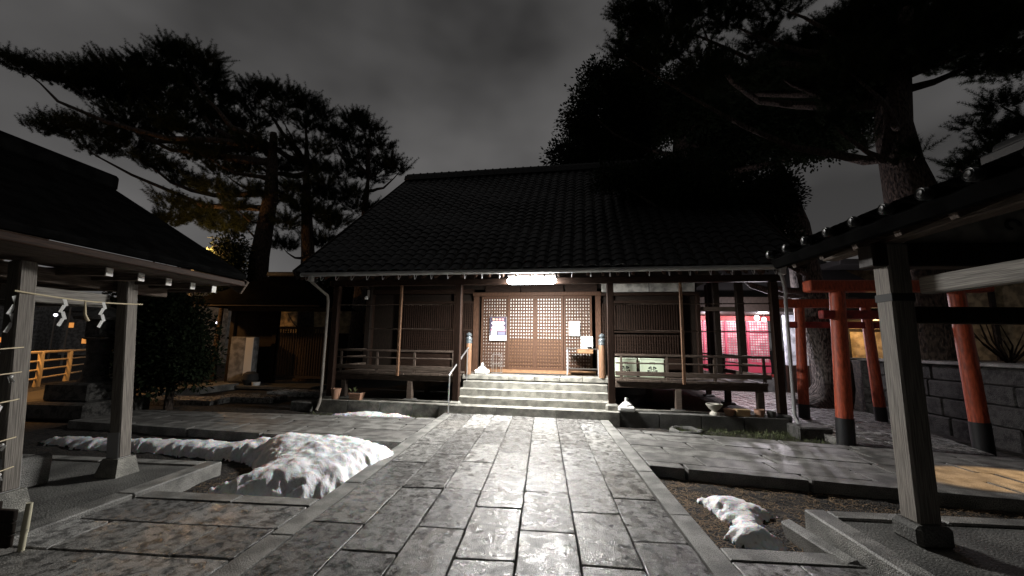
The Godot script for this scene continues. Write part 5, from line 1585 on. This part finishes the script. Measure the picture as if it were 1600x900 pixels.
const OVERHANG := [[2.8, 6.4, -11.6, 0.76, 0.42], [1.9, 6.3, -10.9, 0.54, 0.21], [3.9, 5.6, -11.6, 0.86, 0.67], [4.4, 4.6, -11.2, 0.83, 0.55], [4.2, 6.1, -10.9, 0.99, 0.63], [5.5, 5.4, -11.5, 1.04, 0.94], [5.2, 4.2, -11, 1, 0.33], [6, 4.4, -10.8, 0.57, 0.46], [6.1, 5.7, -11.1, 0.73, 0.82], [6.5, 5.8, -11, 0.4, 0.58], [3.6, 6.6, -11.5, 0.95, 0.38]]
const PINE_E := [[2.7, 12.1, -11.7, 0.55, 0.58], [3.2, 12, -12.6, 0.69, 0.62], [2.2, 9.8, -10.5, 0.37, 0.34], [3.3, 10.7, -12.1, 0.72, 0.5], [3.8, 11.8, -11.6, 0.78, 0.67], [3.5, 9.5, -10, 0.59, 0.41], [4.3, 10.8, -10.4, 0.7, 0.47], [4.2, 8.9, -10.1, 0.68, 0.41], [5.7, 11.6, -11.6, 0.69, 0.48], [5.9, 9.5, -11.5, 1.02, 0.47], [6.7, 11.3, -10.8, 0.85, 0.31], [6.6, 10.9, -11.6, 0.46, 0.38], [7.3, 10.2, -12.1, 0.96, 0.65], [8, 10.5, -11.8, 0.81, 0.58], [8.6, 10, -12.6, 0.99, 0.77], [9, 11.3, -11.9, 0.8, 0.68], [7.7, 8.8, -10, 0.71, 0.62], [8.4, 10.3, -10.1, 0.68, 0.58], [9.2, 10, -11.1, 0.75, 0.78], [8.9, 8.9, -11.5, 0.77, 0.47], [10.6, 11.5, -12, 0.8, 0.89], [11.3, 10.7, -12.7, 0.85, 0.68], [11.7, 11.8, -12.2, 0.96, 0.9], [10.3, 9.6, -10.7, 0.71, 0.57], [10.8, 10.3, -10.4, 0.82, 0.77], [12.2, 10.4, -11.9, 0.94, 0.44], [11.8, 10.2, -10.6, 0.84, 0.74], [11.8, 9.2, -10.7, 0.72, 0.35], [12.9, 10.4, -10.9, 0.73, 0.9], [12.8, 9.2, -11, 0.56, 0.41], [7.7, 7.7, -10.7, 0.42, 0.31], [9.3, 7.6, -11.9, 0.52, 0.22], [9.9, 6.8, -10.9, 0.34, 0.18], [9.9, 9, -12.2, 0.43, 0.3]]
const PINE_F := [[11.7, 7.9, -10.5, 0.59, 0.24], [11.5, 7, -10.1, 0.5, 0.3], [11, 6.9, -10.2, 0.4, 0.13], [11.3, 7.5, -10.8, 0.32, 0.12], [10.9, 6.1, -9.8, 0.55, 0.26], [10.9, 6.6, -10.3, 0.34, 0.13], [11.8, 5.8, -10.4, 0.68, 0.51], [11.7, 6.2, -11.3, 0.48, 0.41], [10.4, 6.2, -10.4, 0.24, 0.24], [11.8, 5.3, -10.9, 0.9, 0.43]]

func make_trees() -> void:
	var needle := tuft(26, 0.19, 0.007, 1)
	tree("pine_tree", "tall pine with broad flat-layered crown and warm-lit trunk behind the gatehouse", Vector3(-13.0, -0.2, -17.0),
		[Vector3(-13.0, -0.2, -17), Vector3(-12.9, 2.5, -17), Vector3(-12.95, 5.4, -17), Vector3(-12.7, 8.4, -17), Vector3(-12.86, 11.4, -17)], [0.55, 0.44, 0.38, 0.3, 0.14], PINE_A, needle, M.needles, 230.0, 1.0, 1.0, M.bark, 3)
	tree("pine_tree", "dark pine with a slender trunk beside the warm-lit pine", Vector3(-11.0, -0.2, -18.0),
		[Vector3(-11.0, -0.2, -18), Vector3(-11.1, 3, -18), Vector3(-11.25, 5.6, -18), Vector3(-11.6, 8.5, -18), Vector3(-11.8, 11.0, -18)], [0.4, 0.34, 0.29, 0.22, 0.04], PINE_B, needle, M.needles, 230.0, 1.0, 1.0, M.bark, 2)
	tree("pine_tree", "lower dark pine whose boughs reach the end of the hall roof", Vector3(-9.4, -0.2, -19.5),
		[Vector3(-9.4, -0.2, -19.5), Vector3(-9.3, 3, -19.5), Vector3(-9.2, 6.0, -19.5), Vector3(-9.3, 9.0, -19.5), Vector3(-9.2, 10.8, -19.5)], [0.36, 0.3, 0.24, 0.16, 0.03], PINE_C, needle, M.needles, 230.0, 1.0, 1.0, M.bark, 2)
	var sprig := leaf_sprig(60, 0.14, 0.8, 2)
	tree("evergreen_tree", "huge dense dark evergreen rising behind the shrine hall roof", Vector3(7.0, -0.2, -20.5),
		[Vector3(7.0, -0.2, -20.5), Vector3(7.1, 3, -20.4), Vector3(7.0, 7, -20.0), Vector3(6.8, 11, -19.5), Vector3(6.6, 13.5, -19.2)], [0.9, 0.75, 0.6, 0.4, 0.1], EVERGREEN, sprig, M.leaves, 130.0, 0.8, 1.5, M.bark, 2)
	tree("pine_tree", "great overhanging pine with a thick leaning trunk behind the tiled pavilion", Vector3(10.3, 1.2, -11.6),
		[Vector3(10.4, 1.2, -11.6), Vector3(10.3, 3.6, -11.6), Vector3(10.17, 5.8, -11.5), Vector3(10.05, 6.7, -11.5), Vector3(9.9, 7.9, -11.5), Vector3(10.1, 9.3, -11.5), Vector3(10.6, 11.5, -11.4)], [0.75, 0.62, 0.55, 0.46, 0.42, 0.34, 0.15], PINE_E, needle, M.needles, 420.0, 0.8, 1.0, M.bark, 2)
	tree("pine_tree", "dark pine with drooping boughs standing on the terrace past the thick-trunked pine", Vector3(14.0, 1.2, -10.6),
		[Vector3(14.0, 1.2, -10.6), Vector3(14.0, 3.5, -10.6), Vector3(13.9, 5.5, -10.6), Vector3(13.8, 7.5, -10.5), Vector3(13.6, 8.6, -10.5)], [0.5, 0.4, 0.34, 0.25, 0.1], PINE_F, needle, M.needles, 380.0, 0.75, 1.0, M.bark)
	var gt := tree("gnarled_tree", "old tree with ridged bark behind the small torii, boughs overhanging the hall roof", Vector3(8.05, -0.15, -12.3),
		[Vector3(7.8, -0.25, -12.3), Vector3(8.03, 0.1, -12.3), Vector3(8.17, 0.55, -12.3), Vector3(8.15, 1.15, -12.3), Vector3(8.0, 1.85, -12.3), Vector3(7.8, 2.65, -12.3), Vector3(7.7, 3.75, -12.3), Vector3(7.5, 5.2, -12.2), Vector3(7.0, 7.0, -12.0)], [0.75, 0.56, 0.48, 0.46, 0.44, 0.42, 0.38, 0.32, 0.15], OVERHANG, leaf_sprig(44, 0.1, 0.5, 5), M.leaves, 330.0, 0.7, 1.2, M.bark_pale)
	limb(gt, Vector3(0.0, 2.6, 0), Vector3(0.6, 3.5, 0.3), 0.1, 0.03, M.bark_pale)
	# the grove at the photographer's back, which shuts out that side of the sky
	var broad := leaf_sprig(40, 0.75, 2.0, 12)
	for q in [[-13.0, 9.0], [-5.5, 12.0], [2.0, 11.0], [9.0, 9.0], [13.5, 3.0], [-13.5, 2.5]]:
		var cl := []
		for i in 16:
			cl.append([q[0] + rng.randf_range(-3.2, 3.2), rng.randf_range(2.5, 13.0), q[1] + rng.randf_range(-2.0, 2.5), rng.randf_range(1.4, 2.4), rng.randf_range(1.1, 1.9)])
		tree("grove_tree", "dark evergreen of the grove facing the shrine hall", Vector3(q[0], -0.2, q[1]),
			[Vector3(q[0], -0.2, q[1]), Vector3(q[0], 3, q[1]), Vector3(q[0] + 0.1, 6, q[1]), Vector3(q[0], 9.5, q[1]), Vector3(q[0], 13, q[1])], [0.5, 0.42, 0.36, 0.25, 0.08], cl, broad, M.leaves, 4.0, 0.9, 1.3, M.bark, 4, "grove facing the hall")
	var small := leaf_sprig(26, 0.11, 0.42, 7)
	tree("camellia_bush", "dense dark broadleaf bush between the wooden pavilion and the gatehouse", Vector3(-9.1, -0.15, -9.4),
		[Vector3(-9.1, -0.15, -9.4), Vector3(-9.1, 0.6, -9.4), Vector3(-9.05, 1.3, -9.4), Vector3(-9.1, 2.4, -9.4)], [0.09, 0.08, 0.06, 0.02],
		[[-9.72, 2.6, -9.5, 0.4, 0.35], [-9.32, 2.2, -9.4, 0.64, 0.44], [-8.92, 1.8, -9.3, 0.68, 0.48], [-9.62, 1.6, -9.4, 0.64, 0.53], [-8.72, 1.25, -9.2, 0.68, 0.44], [-9.42, 0.9, -9.2, 0.72, 0.53], [-10.02, 1.9, -9.6, 0.4, 0.44], [-8.52, 0.9, -9.3, 0.48, 0.35], [-10.02, 0.9, -9.5, 0.48, 0.53]], small, M.leaves, 420.0, 0.7, 1.3, M.bark)
	tree("cypress_tree", "dark cypress filling the gap between the gatehouse and the hall", Vector3(-9.0, -0.2, -23.0),
		[Vector3(-9.0, -0.2, -23), Vector3(-9.0, 2, -23), Vector3(-9.0, 4, -23), Vector3(-9.0, 7, -23)], [0.3, 0.25, 0.2, 0.08],
		[[-9.0, 6.2, -23.0, 1.6, 1.2], [-10.6, 5.4, -23.4, 1.5, 1.3], [-8.0, 5.0, -22.8, 1.5, 1.3], [-9.6, 4.0, -22.8, 1.9, 1.3], [-7.9, 3.4, -22.6, 1.5, 1.2], [-11.6, 4.0, -23.4, 1.5, 1.3], [-12.6, 5.0, -23.6, 1.3, 1.2], [-13.4, 3.9, -23.0, 1.4, 1.3]], sprig, M.leaves, 90.0, 0.8, 1.4, M.bark)
	tree("leafy_bush", "yellow-lit bush growing at the foot of the tall pine", Vector3(-13.6, -0.15, -15.9),
		[Vector3(-13.6, -0.15, -15.9), Vector3(-13.6, 1.5, -15.9), Vector3(-13.55, 3.0, -15.9), Vector3(-13.5, 5.2, -16.0)], [0.12, 0.1, 0.08, 0.03],
		[[-13.5, 5.5, -16.0, 0.6, 0.6], [-13.9, 4.9, -15.9, 0.6, 0.5], [-13.3, 4.6, -16.0, 0.6, 0.6], [-13.6, 3.9, -15.8, 0.8, 0.6]], small, M.leaves, 300.0, 0.8, 1.6, M.bark)
	tree("roadside_tree", "dark tree whose top leaves catch a yellow street lamp", Vector3(-13.2, -0.15, -12.2),
		[Vector3(-13.2, -0.15, -12.2), Vector3(-13.2, 1.0, -12.2), Vector3(-13.2, 2.0, -12.2), Vector3(-13.1, 3.4, -12.2)], [0.1, 0.09, 0.07, 0.02],
		[[-12.9, 3.5, -12.3, 0.8, 0.35], [-12.3, 3.2, -12.2, 0.7, 0.35], [-13.2, 2.8, -12.1, 0.8, 0.5], [-12.5, 2.4, -12.0, 0.9, 0.6], [-13.0, 1.6, -12.0, 0.9, 0.7]], small, M.leaves, 330.0, 0.8, 1.5, M.bark)

# ---------------------------------------------------------------- the far side by the road
func make_left_side() -> void:
	# road railing
	var t := thing("road_railing", "cream steel railing along the far side of the lit road", "railing")
	var p0 := Vector3(-14.0, -0.05, -8.25)
	var p1 := Vector3(-19.8, -0.05, -16.5)
	for y in [1.14, 0.84, 0.55, 0.26]:
		rod(t, "rail", p0 + Vector3.UP * y, p1 + Vector3.UP * y, 0.045 if y > 1.0 else 0.03, M.rail_cream, 10)
	for k in 5:
		var q := p0.lerp(p1, 0.07 + 0.2265 * k)
		mi(t, "post", tube([q, q + Vector3(0.12, 0.35, 0.06), q + Vector3(0.1, 0.75, 0.05), q + Vector3(0.0, 1.12, 0)], [0.09, 0.075, 0.075, 0.08], 10), M.rail_cream)
	# stone lantern on a stepped base
	var s := thing("stone_lantern", "dark stone lantern on a broad stepped base by the road", "lantern", Vector3(-10.45, -0.15, -8.8))
	bx(s, "base", Vector3(-0.75, 0, -0.75), Vector3(0.75, 0.35, 0.75), M.rough_stone, 0.04)
	bx(s, "plinth", Vector3(-0.55, 0.352, -0.55), Vector3(0.55, 0.75, 0.55), M.rough_stone, 0.04)
	mi(s, "shaft", lathe([Vector2(0.3, 0.75), Vector2(0.24, 0.85), Vector2(0.2, 1.3), Vector2(0.24, 1.7), Vector2(0.36, 1.75), Vector2(0.0, 1.75)], 12), M.rough_stone)
	mi(s, "fire_box", cbox(Vector3(0.42, 0.4, 0.42), 0.03), M.rough_stone, Vector3(0, 1.96, 0))
	mi(s, "cap", lathe([Vector2(0, 2.16), Vector2(0.5, 2.17), Vector2(0.52, 2.24), Vector2(0.2, 2.45), Vector2(0.08, 2.5), Vector2(0.1, 2.6), Vector2(0.0, 2.72)], 6), M.rough_stone)
	# gatehouse
	var g := thing("gatehouse", "small dark gatehouse with tiled roof and slatted wooden gate", "gatehouse", Vector3(-10.4, -0.15, -15.2))
	for x in [-1.95, -0.15, 2.0]:
		bx(g, "post", Vector3(x - 0.09, 0, -0.09), Vector3(x + 0.09, 2.95, 0.09), M.wood_black_v, 0.01)
	bx(g, "wall", Vector3(-1.86, 0, -0.06), Vector3(-0.24, 2.9, 0.0), M.wood_black_v, 0.01)
	bx(g, "header", Vector3(-2.2, 2.9, -0.1), Vector3(2.2, 3.06, 0.1), M.wood_old_x, 0.01)
	bx(g, "gate_rail", Vector3(-0.06, 2.2, -0.04), Vector3(1.91, 2.3, 0.04), M.wood_old_x, 0.006)
	bx(g, "gate_rail", Vector3(-0.06, 0.3, -0.04), Vector3(1.91, 0.4, 0.04), M.wood_old_x, 0.006)
	for k in 19:
		mi(g, "slat", cbox(Vector3(0.055, 1.79, 0.03), 0.004), M.wood_old_z, Vector3(0.0 + 0.103 * k, 1.3, 0))
	bx(g, "threshold", Vector3(-2.3, 0, -0.5), Vector3(2.2, 0.12, 1.2), M.concrete, 0.02)
	var rs := begin()
	var e := [Vector3(-3.0, 3.05, 1.4), Vector3(2.35, 3.05, 1.4), Vector3(2.35, 3.05, -1.6), Vector3(-3.0, 3.05, -1.6)]
	var r0 := Vector3(-0.5, 4.35, 0)
	var r1 := Vector3(0.6, 4.35, 0)
	quad(rs, e[0], e[1], r1, r0, Vector3(0, 1, 1))
	quad(rs, e[2], e[3], r0, r1, Vector3(0, 1, -1))
	tri(rs, e[1], e[2], r1, Vector3(1, 1, 0))
	tri(rs, e[3], e[0], r0, Vector3(-1, 1, 0))
	quad(rs, e[0], e[1], e[2], e[3], Vector3.DOWN)
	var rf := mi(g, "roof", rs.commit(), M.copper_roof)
	bx(rf, "eave_board", Vector3(-2.98, 2.98, 1.3), Vector3(2.33, 3.04, 1.36), M.wood_old_x, 0.008)
	bx(rf, "ridge", Vector3(-0.7, 4.3, -0.12), Vector3(0.8, 4.48, 0.12), M.tile, 0.03)
	var cb := thing("notice_cabinet", "tall pale cabinet standing against the gatehouse wall", "cabinet", Vector3(-11.4, -0.03, -14.7), 0.06)
	bx(cb, "body", Vector3(-0.45, 0.06, -0.15), Vector3(0.45, 1.75, 0.15), M.plaster_grey, 0.01)
	bx(cb, "door", Vector3(-0.43, 0.1, 0.152), Vector3(0.12, 1.72, 0.17), M.plaster_grey, 0.006)
	bx(cb, "door", Vector3(0.13, 0.1, 0.152), Vector3(0.43, 1.72, 0.168), M.white_paint, 0.006)
	bx(cb, "foot", Vector3(-0.4, 0, -0.12), Vector3(0.4, 0.058, 0.12), M.dark_metal, 0.006)
	var bk := thing("covered_pot", "round dark covered pot in front of the pale cabinet", "pot", Vector3(-10.75, -0.03, -14.3))
	mi(bk, "belly", lathe([Vector2(0, 0), Vector2(0.18, 0), Vector2(0.28, 0.2), Vector2(0.24, 0.4), Vector2(0.12, 0.48), Vector2(0, 0.48)], 16), M.rubber)
	mi(bk, "saucer", lathe([Vector2(0, 0), Vector2(0.12, 0), Vector2(0.14, 0.12), Vector2(0.0, 0.12)], 12), M.white_plastic, Vector3(0.35, 0, 0.15))
	# low stone step stones on the way to the gate
	for q in [[-8.6, -11.6, 1.8, 0.8], [-9.9, -10.8, 2.0, 0.8], [-7.7, -12.9, 2.2, 0.7]]:
		tag(slab(self, "stepping_slab", rect(q[0] - q[2] * 0.5, q[0] + q[2] * 0.5, q[1] - q[3] * 0.5, q[1] + q[3] * 0.5, 0.06), -0.02, 0.14, pave(), 0.02), "flat paving slab on the way to the gatehouse", "slab", "slabs before the gatehouse")
	# plaster wall behind the gate and the lamp that lights it
	var w := thing("plaster_wall", "cream plaster garden wall lit through bare branches behind the gate", "wall")
	bx(w, "wall", Vector3(-14.6, -0.19, -20.1), Vector3(-7.2, 3.2, -19.9), M.plaster_cream, 0.02)
	bx(w, "dado_boards", Vector3(-14.6, -0.19, -19.895), Vector3(-7.2, 2.0, -19.8), M.wood_black_v, 0.01)
	bx(w, "coping", Vector3(-14.7, 3.2, -20.25), Vector3(-7.1, 3.32, -19.75), M.tile, 0.02)
	street_lamp(Vector3(-14.8, -0.15, -15.6), 5.45, "street lamp beside the tall pine lighting the cream wall", 11.0, Vector3(0.6, 0, 0.2))
	var bt := thing("bare_sapling", "leafless sapling standing before the cream garden wall", "tree", Vector3(-11.8, -0.15, -18.7))
	mi(bt, "trunk", tube([Vector3.ZERO, Vector3(0.05, 1.5, 0), Vector3(0.0, 3.2, 0)], [0.09, 0.07, 0.03], 8), M.bark)
	for k in 12:
		var a := rng.randf() * TAU
		var o := Vector3(0.03, rng.randf_range(1.2, 3.0), 0)
		mi(bt, "branch", tube([o, o + Vector3(cos(a) * 0.4, 0.3, sin(a) * 0.4), o + Vector3(cos(a) * 0.9, 0.8, sin(a) * 0.7)], [0.03, 0.02, 0.006], 6), M.bark)
	# street lamps of the road
	street_lamp(Vector3(-14.6, -0.1, -13.3), 3.62, "yellow street lamp shining through leaves beside the pavilion post", 8.0, Vector3(0.3, 0, 0.2))
	street_lamp(Vector3(-18.6, -0.1, -8.4), 6.0, "tall orange street lamp at the near end of the road railing", 52.0, Vector3(1.9, 0, -0.6), 52.0)
	# town across the water
	var spots := [[-46.0, -42.0, 9.0, 4.5, 0], [-58.0, -40.0, 8.0, 6.0, 1], [-38.0, -46.0, 7.0, 5.0, 0], [-27.5, -31.0, 5.0, 6.2, 2], [-31.0, -48.0, 6.0, 4.0, 1]]
	var looks := ["dark house with a row of small lit windows across the road", "broad dark house with scattered lit windows, farthest down the road", "dark house with lit windows behind the pavilion rope", "pale grey house showing beside the gatehouse roof", "low dark house with lit windows seen past the bush"]
	for i in spots.size():
		var q: Array = spots[i]
		var h := thing("far_house", looks[i], "house", Vector3(q[0], -0.2, q[1]), 0.35, "houses across the road")
		bx(h, "wall", Vector3(-q[2] * 0.5, 0, -3), Vector3(q[2] * 0.5, q[3], 3), M.plaster if i == 3 else M.plaster_grey, 0.02)
		var hr := begin()
		var c := [Vector3(-q[2] * 0.55, q[3], 3.5), Vector3(q[2] * 0.55, q[3], 3.5), Vector3(q[2] * 0.55, q[3], -3.5), Vector3(-q[2] * 0.55, q[3], -3.5)]
		var ra := Vector3(-q[2] * 0.3, q[3] + 1.8, 0)
		var rb := Vector3(q[2] * 0.3, q[3] + 1.8, 0)
		quad(hr, c[0], c[1], rb, ra, Vector3(0, 1, 1))
		quad(hr, c[2], c[3], ra, rb, Vector3(0, 1, -1))
		tri(hr, c[1], c[2], rb, Vector3(1, 1, 0))
		tri(hr, c[3], c[0], ra, Vector3(-1, 1, 0))
		mi(h, "roof", hr.commit(), M.tile_under)
		for k in 7:
			if i == 3 and k > 1: break
			var wx: float = -q[2] * 0.42 + q[2] * 0.14 * k
			var lit := rng.randf() < 0.7 and i != 3
			var wy := 1.2 + (0.0 if k % 3 else 1.6)
			bx(h, "window", Vector3(wx - 0.2, wy, 3.002), Vector3(wx + 0.2, wy + 0.5, 3.03), (M.window_warm if rng.randf() < 0.6 else M.window_cool) if lit else M.ink, 0.01)
	for q in [[-20.6, 4.0, -24.0], [-22.3, 2.9, -26.0], [-31.0, 4.2, -24.0], [-36.0, 3.4, -27.0]]:
		var l := thing("distant_lamp", "tiny white street lamp far down the road", "street lamp", Vector3(q[0], -0.2, q[2]), 0.0, "distant street lamps")
		mi(l, "pole", tube([Vector3.ZERO, Vector3(0, q[1], 0)], [0.06, 0.04], 8), M.galvanised)
		mi(l, "lamp_bulb", lathe([Vector2(0, -0.1), Vector2(0.12, 0.0), Vector2(0.1, 0.1), Vector2(0, 0.12)], 10), M.lamp_cool, Vector3(0, q[1], 0))

func _ready() -> void:
	rng.seed = 20240211
	setup()
	make_materials()
	make_ground()
	make_hall()
	make_steps()
	make_main_lamp()
	make_left_pavilion()
	make_right_pavilion()
	make_right_side()
	make_left_side()
	make_trees()
	make_hall_things()
	make_snow()
	make_litter()
